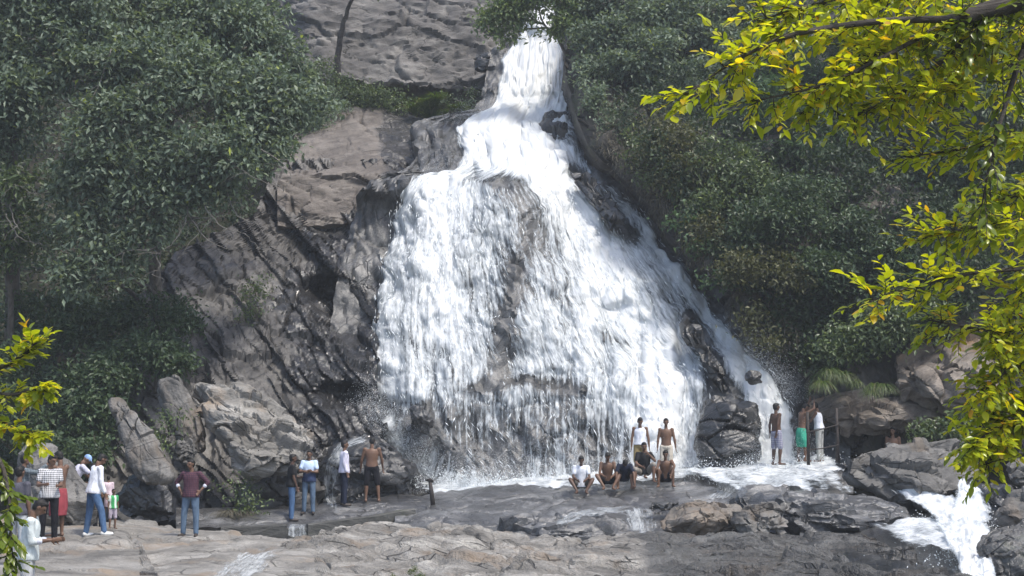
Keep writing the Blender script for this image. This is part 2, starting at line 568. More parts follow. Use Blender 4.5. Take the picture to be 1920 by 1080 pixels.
def falls_depth(px, py):
    yy = py + 30 * sstep(560, 700, py) * fbm(np.stack([px / 60., px * 0, px * 0 + 2], -1), 3, .6, 12) + 14 * fbm(np.stack([px / 50., py / 90., px * 0 + 9], -1), 3, .6, 13)
    rgt = sstep(-60, 90, px - (960 + .35 * (py - 250)))
    d = np.interp(yy, FDY, FDD) * (1 - rgt) + np.interp(yy, FDY, FD2) * rgt
    # broken up by knobs and ledges
    d = d - 0.5 * bumpf(px, py, 950, 370, 50, 60) - .5 * bumpf(px, py, 970, 500, 35, 160)
    d = d - 0.6 * bumpf(px, py, 1120, 380, 45, 60) - .5 * bumpf(px, py, 790, 795, 30, 45)
    d = d - 0.7 * bumpf(px, py, 1180, 530, 120, 60)
    l = np.interp(py, [p[1] for p in FL], [p[0] for p in FL])
    low = sstep(330, 420, py)
    d = d + low * 1.6 * (1 - sstep(0, 130, px - l)) ** 2          # the face turns back at its left edge
    r = np.interp(py, [p[1] for p in FR], [p[0] for p in FR])
    d = d + low * .6 * (1 - sstep(0, 120, r - px)) * (1 - sstep(640, 720, py))
    # ledge lines
    for ly, amp, ph in ((470, .16, 0.), (590, .18, 2.), (690, .2, 4.), (800, .2, 5.)):
        q = np.stack([px / 70., px * 0 + ph, px * 0], -1)
        yy = py + 26 * fbm(q, 3, .6, 14)
        d = d - amp * sstep(-.1, .4, noise(q * .9 + 5, 15)) * np.exp(-((yy - ly) / 11.) ** 2)
    return d


FLW = [(x - (15 if y < 215 else 70), y) for x, y in FL]
PXf, PYf, uf, ysf = span_rows(FLW, [(x + 90, y) for x, y in FR], -60, 940, 190, 230)
P = at(PXf, PYf, falls_depth(PXf, PYf))
rockf = rock_disp(.28, 1.0, 1.2, .16, .10, 1.8, seed=11, fine=.06)
DISP_F = rockf(P)
o = relief('falls_rock_face', P, M['falls'], lambda P: DISP_F, skirt=3)
tag(o, kind='structure')
ROCKS.append(o)

# ---- left cliff: diagonal slabs beside the falls
CL_L = [(520, 300), (480, 400), (330, 470), (260, 560), (240, 700), (200, 800), (180, 980)]
CL_R = [(740, 300), (760, 330), (740, 400), (725, 480), (715, 560), (705, 700), (715, 800), (720, 980)]


def cl_depth(px, py):
    d = np.interp(py, [300, 480, 700, 820, 980], [51.5, 48.2, 43.6, 42.0, 40.8])
    d = d - .004 * (560 - px) * 0
    # diagonal ledges stepping down to the right: saw-tooth across the layers
    s = (px * .80 - py * .62) / 100.
    s = s * 1.15 + .22 * fbm(np.stack([px / 210., py / 210., px * 0], -1), 3, seed=4)
    tooth = s - np.floor(s)
    h = (_hash(np.floor(s), np.floor(s) * 0, np.floor(s) * 0, 3) & 255) / 255.
    d = d - (.15 + .75 * h * h) * (1 - sstep(.0, .9, tooth)) * sstep(0.0, .06, tooth) + .3
    s4 = s * 4.3 + .5 * fbm(np.stack([px / 90., py / 120., px * 0 + 4], -1), 3, seed=6)
    t4 = s4 - np.floor(s4)
    h4 = (_hash(np.floor(s4), np.floor(py / 130. + .7 * np.floor(s4)), np.floor(s4) * 0, 9) & 255) / 255.
    d = d - .24 * h4 * (1 - t4) * sstep(0, .12, t4) + .10
    # dark hollow beside the falls and the cleft above it
    d = d + 2.2 * bumpf(px, py, 648, 590, 42, 38) + 1.5 * bumpf(px, py, 605, 545, 50, 22)
    d = d + 1.6 * bumpf(px, py, 705, 440, 14, 60) - .7 * bumpf(px, py, 665, 430, 35, 60)
    d = d + 1.3 * bumpf(px, py, 640, 740, 60, 18)
    return d


PX, PY, u, ys = span_rows(CL_L, CL_R, 300, 980, 190, 220)
P = at(PX, PY, cl_depth(PX, PY))
wet = sstep(-260, -60, PX - np.interp(PY, [p[1] for p in FL], [p[0] for p in FL])) * .9
o = relief('cliff_left', P, M['cliff'], rock_disp(.14, .8, .85, .14, .14, 3.6, seed=21, fine=.06, sharp=.05), skirt=3, attrs={'wet': wet})
tag(o, kind='structure')
ROCKS.append(o)

# ---- pale dome high on the left of the upper fall
top = [(500, -80), (960, -80)]
PX, PY, u, ys = span_rows([(480, -80), (520, 100), (560, 210)], [(985, -80), (960, 40), (940, 90), (925, 120), (935, 205)], -80, 208, 120, 90)
lowk = sstep(110, 200, PY)
d = np.interp(PY, [-80, 120, 165, 178, 208], [63, 60.2, 59.4, 60.2, 62.5])
PY = PY + lowk * (16 * fbm(np.stack([PX / 45., PX * 0, PX * 0 + 6], -1), 4, .6, 44) - .09 * (930 - PX) + 4)
d = d + 2.5 * (1 - sstep(0, 130, PX - 500)) ** 2
o = relief('rock_dome', at(PX, PY, d), M['dome'], rock_disp(.34, 1.3, .22, .18, .12, 3.4, seed=33, fine=.10, sharp=.06), skirt=4)
tag(o, kind='structure')

# dark knob by the lip of the upper fall is a boulder (below); brown shoulder rock under the dome
PX, PY, u, ys = span_rows([(600, 205), (560, 240), (540, 300), (520, 350), (520, 420)], [(720, 205), (800, 222), (845, 250), (868, 300), (800, 345), (740, 420)], 205, 420, 130, 100)
d = np.interp(PY, [205, 330, 420], [57.5, 50.5, 49.2])
d = d + .9 * bumpf(PX, PY, 770, 318, 22, 12) - .4 * bumpf(PX, PY, 690, 310, 60, 30)
wet = sstep(690, 740, PX) * sstep(400, 330, PY)
o = relief('rock_shoulder', at(PX, PY, d), M['shoulder'], rock_disp(.25, 1.3, .3, .12, .09, 2.6, seed=41, fine=.05), skirt=3, attrs={'wet': wet})
tag(o, kind='structure')

# ---- right cliff, standing proud of the gully
CR_L = [(1090, -220), (1066, 60), (1070, 180), (1100, 270), (1164, 340), (1236, 405), (1290, 480), (1362, 560), (1428, 640), (1482, 710), (1506, 765), (1536, 850)]
PX, PY, u, ys = span_rows(CR_L, [(2200, -220), (2200, 850)], -220, 850, 190, 210)


def cr_depth(px, py):
    d = np.interp(py, [-220, 60, 180, 300, 500, 760, 850], [64, 54.5, 51, 47.4, 44.2, 42.6, 42.6])
    l = np.interp(py, [p[1] for p in CR_L], [p[0] for p in CR_L])
    d = d + 1.6 * (1 - sstep(0, 60, px - l)) ** 2 - 1.0 * sstep(100, 500, px - l)
    return d


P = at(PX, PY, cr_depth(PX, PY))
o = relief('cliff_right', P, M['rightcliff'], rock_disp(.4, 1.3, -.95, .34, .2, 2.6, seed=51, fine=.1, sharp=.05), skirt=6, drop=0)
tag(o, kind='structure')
ROCKS.append(o)

# ---- foreground bedrock, sheets that rise away from the camera


def bed(name, top, bot, prof, mat, disp, nu=200, nv=60, jag=3, skirt=2.0, drop=1.5, wetf=None):
    """bedrock sheet; prof gives the distance of each picture row of its (nearly level) surface"""
    PX, PY, xs, v = span_cols(top, bot, nu, nv, jag=jag)
    D = np.interp(PY, [p[0] for p in prof], [p[1] for p in prof])
    edge = (PY - PY[0][None])
    D = D + .5 * np.exp(-edge / 5.)                      # rolls over at the far edge
    o = relief(name, at(PX, PY, D), mat, disp, skirt=skirt, drop=drop, attrs={'wet': wetf(PX, PY)} if wetf else None)
    tag(o, kind='structure')
    ROCKS.append(o)
    return o


# shelf that the bathers and the wall stand on
bed('rock_shelf', [(330, 955), (600, 950), (760, 925), (1000, 900), (1280, 880), (1500, 858), (1600, 855)], [(330, 996), (415, 994), (560, 990), (640, 981), (772, 961), (800, 1000), (1280, 960), (1600, 930)], [(850, 44), (880, 42.2), (900, 41.2), (930, 39.6), (955, 38.7), (1030, 35)], M['slabwet'],
    rock_disp(.09, .9, .1, .07, .06, 2.5, ey=3.5, sharp=.25, seed=61, fine=.02), nu=200, nv=50)
# wet grey slab below the seated bathers
bed('wet_slab', [(740, 962), (800, 945), (900, 930), (1060, 920), (1180, 908), (1290, 898), (1345, 915), (1400, 930)],
    [(740, 1040), (900, 1035), (1400, 1015)], [(895, 41), (930, 39), (960, 37.6), (1000, 36), (1040, 34.5)], M['slabwet'], rock_disp(.14, 1.0, .1, .10, .08, 3.0, ey=3.5, sharp=.25, seed=62, fine=.04), nu=220, nv=60)
# left pale slab with the crowd
bed('rock_slab_left', [(-320, 930), (0, 962), (120, 985), (215, 1000), (262, 1020), (300, 1060), (330, 1120)], [(-320, 1220), (330, 1215)], [(930, 36.5), (962, 34), (1000, 31), (1013, 30), (1050, 25.7), (1080, 22.7), (1220, 18)], M['pale'],
    rock_disp(.10, 1.8, -.18, .10, .10, 3.5, ey=3.5, sharp=.25, seed=63, fine=.03), nu=170, nv=170)
# slab under the man in the checked shirt
bed('rock_slab_middle', [(170, 975), (240, 970), (330, 983), (430, 994), (550, 1005), (590, 1030), (620, 1090), (640, 1130)], [(170, 1140), (640, 1140)], [(970, 36.6), (1003, 33.2), (1050, 28.4), (1080, 25.6), (1140, 22)], M['pale'],
    rock_disp(.09, 1.6, -.1, .09, .09, 3.5, ey=3.5, sharp=.25, seed=64, fine=.03), nu=150, nv=90)
_sl = rock_disp(.16, 1.3, -.2, .15, .13, 2.6, ey=2.6, sharp=.2, seed=65, fine=.07)
_sr = rock_disp(.26, 1.3, .55, .22, .14, 2.4, ey=2.2, sharp=.15, seed=66, fine=.07)


def SLAB(P):
    k = sstep(3.0, 5.0, P[..., 0] * 30 / np.maximum(P[..., 1], 1) + .5 * noise(P * .4, 3))
    return _sl(P) * (1 - k) + _sr(P) * k


# big slab at the bottom: dry and pale at the centre, wet and dark towards the chute
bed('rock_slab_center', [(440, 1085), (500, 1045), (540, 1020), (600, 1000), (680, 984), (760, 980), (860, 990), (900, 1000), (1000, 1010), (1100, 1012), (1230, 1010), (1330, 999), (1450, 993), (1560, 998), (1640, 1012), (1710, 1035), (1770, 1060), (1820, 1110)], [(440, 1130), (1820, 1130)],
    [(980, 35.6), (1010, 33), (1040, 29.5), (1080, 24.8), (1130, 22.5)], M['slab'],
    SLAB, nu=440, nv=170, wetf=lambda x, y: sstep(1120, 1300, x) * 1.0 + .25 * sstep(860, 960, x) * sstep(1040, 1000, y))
# stream bed right
bed('stream_bed', [(1500, 940), (1960, 930)], [(1500, 1230), (1960, 1230)], [(930, 39.5), (1000, 35.5), (1080, 27.5), (1230, 19)], M['wet'], rock_disp(.2, 1.0, .3, .12, .08, 1.8, ey=3.5, sharp=.25, seed=67), nu=120, nv=80, jag=0)
bed('stream_bed_left', [(330, 1040), (620, 1020)], [(330, 1200), (620, 1200)], [(1020, 33.5), (1050, 30), (1080, 26.8), (1200, 20)], M['wet'], rock_disp(.1, 1.0, .3, .08, .06, 1.8, ey=3.5, sharp=.25, seed=68), nu=90, nv=60, jag=0)


# ================================================================== BOULDERS
def facet(P, n, seed):
    """cut flat faces off a rounded body"""
    if not n: return P
    r = np.random.default_rng(seed)
    c = P.mean((0, 1))
    Q = P - c
    for k in range(n):
        nn = r.normal(size=3) * np.array([.8, 1.0, .9])
        if nn[1] > 0 and r.random() < .6: nn[1] *= -1
        if abs(nn[1]) < .9 * np.hypot(nn[0], nn[2]): nn[1] = math.copysign(.9 * np.hypot(nn[0], nn[2]), nn[1] or 1)
        nn /= np.linalg.norm(nn)
        s = Q @ nn
        side = np.hypot(nn[0], nn[2])
        h = s.max() * r.uniform(.62 + .22 * side, .95)
        Q = Q - np.maximum(0, s - h)[..., None] * nn * .97
    return Q + c


def boulder(name, label, outline, d, bulge, mat, lean=0.0, disp=None, rings=26, segs=90, back=None, cat='boulder', flat=2.0, group=None, center=None, facets=16):
    """closed rock body: the outline seen from the front, rounded towards the viewer and away; lean tips its top back"""
    q = np.array(outline, float)
    c = np.array(center, float) if center else (q.max(0) + q.min(0)) / 2
    ang = np.arctan2(q[:, 1] - c[1], q[:, 0] - c[0])
    rad = np.hypot(q[:, 0] - c[0], q[:, 1] - c[1])
    # outline by arc: resample the polygon edge densely, then read off by angle
    dense = np.concatenate([q[i] + (q[(i + 1) % len(q)] - q[i]) * np.linspace(0, 1, 24, endpoint=False)[:, None] for i in range(len(q))])
    da = np.arctan2(dense[:, 1] - c[1], dense[:, 0] - c[0])
    dr = np.hypot(dense[:, 0] - c[0], dense[:, 1] - c[1])
    s = np.argsort(da)
    th = np.linspace(-np.pi, np.pi, segs, endpoint=False)
    R = np.interp(th, da[s], dr[s], period=2 * np.pi)
    R = (R * 2 + np.roll(R, 1) + np.roll(R, -1)) / 4
    fr = np.sin(np.linspace(0, 1, rings) * np.pi / 2)
    out = []
    bk = back if back is not None else bulge
    for side, B in ((-1, bulge), (1, bk)):
        rr = fr if side < 0 else fr[::-1][1:]
        for r in rr:
            px = c[0] + np.cos(th) * R * r
            py = c[1] + np.sin(th) * R * r
            dd = d + side * B * (1 - r ** flat) ** (1 / flat) + lean * (c[1] - py)
            out.append(at(px, py, dd))
    P = facet(np.stack(out), facets, int(abs(c[0] * 7 + c[1] * 3)))   # rows = rings from front pole over rim to back pole
    Pw = np.concatenate([P, P[:, :1]], 1)
    if disp is not None:
        N = np.cross(np.gradient(Pw, axis=1), np.gradient(Pw, axis=0))
        N /= np.linalg.norm(N, axis=-1, keepdims=True) + 1e-9
        cen = Pw.mean((0, 1))
        if (N * (Pw - cen)).sum() < 0: N = -N
        N[0] = N[2].mean(0); N[1] = N[2]
        N[-1] = N[-3].mean(0); N[-2] = N[-3]
        N[:, -1] = N[:, 0]
        D = disp(Pw)
        D[0] = D[0, 0]; D[-1] = D[-1, 0]
        D[:, -1] = D[:, 0]
        Pw = Pw + N * D[..., None]
    P = Pw[:, :-1]
    nv, nu = P.shape[:2]
    a = np.arange(nv - 1)[:, None] * nu
    j = np.arange(nu)[None]
    jn = (j + 1) % nu
    f = np.stack([a + j, a + jn, a + nu + jn, a + nu + j], -1).reshape(-1, 4)
    o = new_mesh(name, P.reshape(-1, 3), f, mat, True, True, .6)
    tag(o, label, cat, group)
    ROCKS.append(o)
    return o


def rd(seed, amp=.10, scale=.8, dip=.5, block=.10, crack=.07, elong=2.2, fine=.04, small=.42):
    return rock_disp(amp, scale, dip, block * 1.3, crack * 1.15, elong, seed, fine, sharp=.04, small=small)


boulder('boulder', 'long grey slab tipped against the left slope above a dark hollow', [(208, 752), (224, 749), (246, 762), (280, 805), (310, 850), (319, 880), (317, 896), (288, 906), (264, 897), (246, 872), (226, 815)], 37.2, .6, M['grey'], .006, rd(101, .06, .8, 1.0, .10, .08), segs=220, rings=44, flat=7, facets=4)
boulder('boulder', 'dark overhung rock block below the tipped grey slab', [(225, 900), (262, 880), (318, 890), (328, 930), (326, 968), (280, 975), (232, 965), (215, 935)], 37.8, .7, M['wet'], .004, rd(102))
boulder('boulder', 'pale layered rock mass between the left slope and the falls', [(365, 712), (392, 724), (408, 728), (440, 722), (475, 724), (520, 765), (560, 800), (600, 858), (590, 900), (520, 905), (470, 912), (440, 860), (400, 800), (375, 760)], 39.6, .95, M['pale'], .010, rd(103, .16, .7, .2, .20, .14, 2.4, .05), rings=40, segs=140)
boulder('boulder', 'narrow grey slab leaning left of the pale layered rock', [(300, 716), (330, 708), (362, 770), (385, 830), (372, 850), (340, 826), (318, 780)], 40.0, .45, M['grey'], .006, rd(104, .05, .8, 1.0, .1, .07), segs=180, rings=40, flat=6, facets=4)
boulder('boulder', 'dark grey rock behind the man in the black shirt', [(430, 905), (500, 895), (560, 885), (600, 905), (612, 940), (600, 985), (500, 990), (440, 985), (425, 950)], 40.5, 1.0, M['cliff'], .004, rd(105, .14, .8, .3, .16, .1))
boulder('boulder', 'wet black domed boulder behind the bare backed man', [(598, 870), (615, 840), (660, 822), (710, 820), (745, 850), (772, 880), (780, 920), (775, 965), (690, 985), (610, 985), (596, 930)], 41.0, 1.3, M['wet'], .004, rd(106, .12, .7, .3, .12, .07), rings=36, segs=120)
boulder('boulder', 'pale weathered boulder behind the crowd on the left', [(38, 850), (62, 834), (100, 838), (135, 872), (158, 900), (178, 940), (185, 985), (120, 995), (30, 990), (20, 920)], 32.8, .9, M['grey'], .010, rd(107))
boulder('boulder', 'dark knob at the lip of the upper fall', [(890, 104), (915, 92), (952, 97), (946, 110), (938, 124), (910, 132), (892, 128)], 59.0, .45, M['wet'], .0, rd(108, .10, .5, .3, .16, .08), rings=20, segs=60)
boulder('boulder', 'black wet stone in the cascade near the lower left', [(772, 770), (785, 756), (802, 768), (812, 800), (806, 820), (784, 818), (770, 800)], 42.1, .6, M['wet'], .0, rd(109, .05, .5), rings=14, segs=48)
boulder('boulder', 'wet dark stones parting the water beside the upper basin', [(1002, 250), (1018, 228), (1060, 215), (1085, 255), (1092, 285), (1070, 290), (1035, 278)], 53.3, .6, M['wet'], .03, rd(110, .12, .7, .6, .2, .12), rings=20, segs=60)
boulder('boulder', 'dark sloping rock between the main stream and the right gully', [(1052, 316), (1078, 308), (1105, 335), (1150, 385), (1192, 440), (1180, 450), (1130, 405), (1085, 360)], 47.9, .35, M['wet'], .02, rd(111, .10, .6, .8, .2, .12), rings=20, segs=64)
boulder('boulder', 'dark ridge of rock beside the lower right stream', [(1280, 590), (1296, 588), (1330, 648), (1364, 704), (1378, 750), (1350, 752), (1316, 684)], 43.3, .5, M['wet'], .008, rd(112, .12, .6, .8, .2, .12), rings=20, segs=64)
boulder('boulder', 'big black block below the right stream with a jutting top', [(1322, 770), (1340, 748), (1380, 752), (1424, 760), (1420, 775), (1412, 800), (1418, 850), (1412, 880), (1370, 892), (1325, 890), (1316, 830)], 41.9, 1.0, M['wet'], .002, rd(113, .12, .8, .1, .16, .08, 2.6, small=.25), rings=34, segs=110)
boulder('boulder', 'small dark stone in the foam of the right stream', [(1400, 708), (1412, 700), (1424, 704), (1420, 716), (1406, 720)], 42.0, .3, M['wet'], .0, rd(114, .03, .4), rings=10, segs=28)
boulder('boulder', 'rust brown overhanging slab above the dark cave', [(1495, 770), (1540, 740), (1600, 745), (1680, 740), (1760, 755), (1815, 790), (1800, 808), (1730, 812), (1640, 818), (1590, 815), (1562, 790), (1520, 790)], 42.2, 1.1, M['brown'], .008, rd(115, .14, .9, .35, .16, .1), rings=34, segs=120)
boulder('boulder', 'cracked brown rock face under the right hand shrubs', [(1672, 690), (1720, 640), (1790, 620), (1870, 640), (1900, 700), (1870, 770), (1800, 780), (1740, 762), (1690, 742)], 41.9, 1.0, M['brown'], .012, rd(116, .14, 1.0, .6, .18, .12), rings=34, segs=110)
boulder('boulder', 'large angular grey boulder right of the bathing ledge', [(1578, 880), (1610, 850), (1660, 832), (1730, 826), (1800, 824), (1850, 850), (1866, 890), (1810, 915), (1780, 945), (1762, 962), (1700, 940), (1640, 918), (1590, 905)], 38.4, 1.2, M['grey'], .014, rd(117, .16, 1.0, .3, .2, .10, 1.8), rings=40, segs=140)
boulder('boulder', 'rounded grey boulder at the right edge above the chute', [(1888, 880), (1910, 866), (1960, 868), (1990, 890), (1970, 912), (1910, 908), (1890, 900)], 36.5, .5, M['grey'], .004, rd(118, .05, .6), rings=16, segs=50)
boulder('boulder', 'wet dark rock behind the right hand chute', [(1795, 920), (1850, 900), (1905, 905), (1960, 930), (1970, 1000), (1900, 1010), (1850, 1000), (1805, 960)], 37.0, .8, M['wet'], .010, rd(119, .1, .7), rings=26, segs=80)
boulder('boulder', 'grey rock at the right edge below the rounded boulder', [(1862, 970), (1880, 930), (1930, 905), (2000, 920), (2010, 1000), (1960, 1030), (1880, 1020)], 33.5, .8, M['grey'], .010, rd(120, .1, .8), rings=26, segs=80)
boulder('boulder', 'dark rounded boulder in the lower right corner', [(1838, 1030), (1860, 1000), (1905, 985), (1980, 990), (2010, 1050), (2000, 1120), (1900, 1120), (1850, 1085)], 27.5, .8, M['shiny'], .008, rd(121, .1, .7), rings=30, segs=90)
boulder('boulder', 'long brown topped rock on the wet slab', [(1236, 985), (1258, 955), (1300, 942), (1340, 936), (1380, 945), (1400, 975), (1390, 998), (1300, 1000), (1250, 1000)], 35.8, .8, M['tan'], .018, rd(122, .08, .7, .1, .12, .08), rings=28, segs=90)
boulder('boulder', 'small squared stone with a mossy underside beside the brown topped rock', [(1382, 955), (1400, 946), (1450, 944), (1478, 952), (1480, 985), (1470, 1000), (1400, 1000), (1385, 985)], 34.9, .5, M['grey'], .010, rd(123, .08, .5, .1, .14, .1), rings=24, segs=80, flat=3)
boulder('boulder', 'long dark grey ledge rock left of the chute', [(1376, 940), (1400, 928), (1470, 922), (1560, 926), (1640, 935), (1690, 955), (1722, 990), (1715, 1004), (1640, 1008), (1560, 1004), (1480, 1000), (1420, 985)], 36.4, 1.2, M['slabwet'], .020, rd(124, .10, .9, .08, .16, .12, 3.5), rings=36, segs=140)
boulder('boulder', 'low dark stone in the middle of the wet slab', [(1208, 950), (1230, 938), (1262, 936), (1290, 944), (1270, 958), (1225, 962)], 37.0, .35, M['wet'], .01, rd(125, .05, .5), rings=14, segs=44)
boulder('boulder', 'broad dark wet rock below the small cascade', [(900, 1000), (930, 982), (1010, 972), (1100, 968), (1160, 975), (1200, 985), (1190, 1012), (1080, 1020), (960, 1018)], 36.2, .7, M['slabwet'], .018, rd(126, .08, .7, .2, .12, .1), rings=26, segs=100)
boulder('boulder', 'broken tan stones right of the tipped grey slab', [(330, 830), (358, 822), (372, 845), (360, 858), (335, 852)], 38.8, .3, M['grey'], .0, rd(127, .05, .4), rings=12, segs=36)

# ================================================================== WATER
def bvh_ground():
    vs, fs, k = [], [], 0
    for o in ROCKS:
        n = len(o.data.vertices)
        a = np.empty(n * 3, np.float32); o.data.vertices.foreach_get('co', a)
        vs.append(a.reshape(-1, 3) + np.array(o.location))
        li = np.empty(len(o.data.loops), np.int32); o.data.loops.foreach_get('vertex_index', li)
        fs.append(li.reshape(-1, 4) + k)
        k += n
    return BVHTree.FromPolygons(np.concatenate(vs).tolist(), np.concatenate(fs).tolist())


BVH = bvh_ground()


def put_uv(o, U, Vv):
    me = o.data
    uv = me.uv_layers.new(name='UVMap')
    li = np.empty(len(me.loops), np.int32)
    me.loops.foreach_get('vertex_index', li)
    uv.data.foreach_set('uv', np.stack([U.ravel()[li], Vv.ravel()[li]], -1).astype(np.float32).ravel())


def flow_uv(P):
    du = np.linalg.norm(np.diff(P, axis=1), axis=-1)
    U = np.concatenate([np.zeros((P.shape[0], 1)), np.cumsum(du, 1)], 1)
    U = np.repeat(np.linspace(0, np.median(U[:, -1]), P.shape[1])[None], P.shape[0], 0)
    dv = np.linalg.norm(np.diff(P, axis=0), axis=-1).mean(1)
    Vv = np.concatenate([[0], np.cumsum(dv)])
    return U, np.repeat(Vv[:, None], P.shape[1], 1)


def bl(px, py, pts, w):
    """soft band round a polyline of the face"""
    best = np.full(px.shape, 1e9)
    for (x0, y0), (x1, y1) in zip(pts[:-1], pts[1:]):
        vx, vy = x1 - x0, y1 - y0
        t = np.clip(((px - x0) * vx + (py - y0) * vy) / (vx * vx + vy * vy), 0, 1)
        best = np.minimum(best, np.hypot(px - x0 - t * vx, py - y0 - t * vy))
    return np.exp(-(best / w) ** 2)


def falls_dens(px, py):
    """how much water runs over each place of the face"""
    l = np.interp(py, [p[1] for p in FL], [p[0] for p in FL])
    r = np.interp(py, [p[1] for p in FR], [p[0] for p in FR])
    wob = 10 * fbm(np.stack([px / 30., py / 45., px * 0], -1), 3, seed=8)
    edge = sstep(-6, 34, px - l + wob) * sstep(-6, 30, r - px + wob)
    d = .48 + .04 * sstep(950, 1100, px) + .45 * sstep(335, 250, py) + .10 * fbm(np.stack([px / 60., py / 170., px * 0 + 5], -1), 3, .6, 31)
    d = d + .55 * bl(px, py, [(1000, 40), (960, 150), (945, 215), (930, 270), (1010, 320), (1090, 430), (1180, 560), (1230, 680), (1225, 800), (1240, 880)], 52)
    d = d + .5 * bl(px, py, [(880, 250), (960, 260), (1040, 300)], 45)
    d = d + .25 * bl(px, py, [(800, 345), (770, 450), (740, 620), (725, 720)], 45)
    d = d + .25 * bl(px, py, [(850, 345), (840, 500), (830, 640)], 40)
    d = d + .40 * bl(px, py, [(720, 790), (770, 850), (830, 900), (870, 925)], 26)
    d = d + .75 * bl(px, py, [(1400, 690), (1440, 730), (1450, 800), (1445, 890)], 46)
    d = d + .5 * bl(px, py, [(1205, 405), (1258, 490), (1342, 600), (1408, 685)], 24)
    d = d - .5 * bl(px, py, [(950, 340), (985, 400), (985, 450), (960, 540), (950, 620), (940, 700)], 22)
    d = d - .36 * sstep(705, 775, py + 14 * np.sin(px / 23.)) * bl(px, py, [(830, 850), (1180, 850)], 110) * sstep(1230, 1150, px)
    d = d - .30 * bl(px, py, [(1030, 110), (1025, 190)], 24)
    d = d - .24 * bl(px, py, [(1040, 420), (1090, 500), (1160, 540), (1270, 570)], 45)
    d = d - .35 * bl(px, py, [(870, 337), (980, 345)], 14)
    d = d - .8 * bl(px, py, [(1075, 320), (1130, 385), (1185, 445)], 17)
    d = d - .7 * bl(px, py, [(1020, 262), (1085, 275)], 20)
    d = d - .9 * bl(px, py, [(1292, 605), (1330, 672), (1360, 740)], 16) - .9 * bl(px, py, [(1365, 760), (1365, 880)], 40)
    d = d - .6 * bl(px, py, [(790, 775), (795, 815)], 20)
    d = d - .4 * bl(px, py, [(880, 728), (1000, 718), (1090, 730)], 12) - .2 * bl(px, py, [(760, 640), (830, 660)], 16)
    d = d - .3 * bl(px, py, [(730, 750), (760, 790)], 18)
    d = d - .3 * bl(px, py, [(1130, 640), (1240, 650)], 14)
    return d * edge - (1 - edge) * .9


PX, PY, u, ys = span_rows([(x - 16, y) for x, y in FL], [(x + 14, y) for x, y in FR], -60, 935, 230, 300)
dens = falls_dens(PX, PY)


def face_point(px, py):
    """the displaced rock face under a picture point (bilinear in the face grid)"""
    r = np.clip((py + 60) / 1000. * 229, 0, 228.999)
    l = np.interp(py, [p[1] for p in FLW], [p[0] for p in FLW])
    rr = np.interp(py, [p[1] for p in FR], [p[0] + 90 for p in FR])
    c = np.clip((px - l) / (rr - l) * 189, 0, 188.999)
    i, j = r.astype(int), c.astype(int)
    fi, fj = r - i, c - j
    D = DISP_F
    return (D[i, j] * (1 - fi) * (1 - fj) + D[i + 1, j] * fi * (1 - fj) + D[i, j + 1] * (1 - fi) * fj + D[i + 1, j + 1] * fi * fj)


base = at(PX, PY, falls_depth(PX, PY))
N = smooth_grid(grid_normals(base), 8)
U, Vv = flow_uv(base)
yc_ = np.minimum(PY, 690)
l_ = np.interp(yc_, [p[1] for p in FL], [p[0] for p in FL]); r_ = np.interp(yc_, [p[1] for p in FR], [p[0] for p in FR])
U = (PX - l_) / (r_ - l_) * 11.5
st = fbm(np.stack([U * 2.6, Vv * .4, U * 0 + 1.7], -1), 4, .55, 70)
off = np.maximum(face_point(PX, PY), -.15) * .8 + .10 + .14 * np.clip(dens, 0, 1.2) + .06 * st
off = np.maximum(off, face_point(PX, PY) + .03)
PW = base + N * off[..., None]
fall = new_mesh('waterfall', PW.reshape(-1, 3), grid_faces(*PX.shape), M['water'])
put_uv(fall, U, Vv)
add_attr(fall.data, 'dens', dens)
tag(fall, kind='structure')


def drops_mesh(name, pos, flow, ln, wd, mat):
    """elongated six-pointed drops of flying water"""
    n = len(pos)
    flow = flow / (np.linalg.norm(flow, axis=1, keepdims=True) + 1e-9)
    a = np.cross(flow, rng.normal(size=(n, 3)))
    a /= np.linalg.norm(a, axis=1, keepdims=True) + 1e-9
    b = np.cross(flow, a)
    h = ln[:, None] * .5
    ww = wd[:, None] * .5
    vs = np.stack([pos + flow * h, pos + a * ww, pos + (b - .5 * a) * ww, pos + (-b - .5 * a) * ww, pos - flow * h * .7], 1)
    k = np.arange(n)[:, None, None] * 5
    f = np.array([[0, 1, 2], [0, 2, 3], [0, 3, 1], [4, 2, 1], [4, 3, 2], [4, 1, 3]])[None]
    return new_mesh(name, vs.reshape(-1, 3), (k + f).reshape(-1, 3), mat)


nd = 12000
ri = rng.integers(1, PX.shape[0] - 1, nd)
ci = rng.integers(1, PX.shape[1] - 1, nd)
p_keep = np.clip(dens[ri, ci] * 1.1 + .35 * st[ri, ci], 0, 1) * sstep(300, 420, PY[ri, ci])
k = rng.random(nd) < p_keep
ri, ci = ri[k], ci[k]
fl = PW[ri + 1, ci] - PW[ri - 1, ci]
pos = PW[ri, ci] + N[ri, ci] * rng.uniform(.0, .28, (len(ri), 1)) + rng.normal(size=(len(ri), 3)) * .05
dr = drops_mesh('falling_drops', pos, fl + rng.normal(size=fl.shape) * .02, rng.uniform(.10, .42, len(ri)), rng.uniform(.012, .034, len(ri)), M['drops'])
tag(dr, kind='stuff')
dr.parent = fall


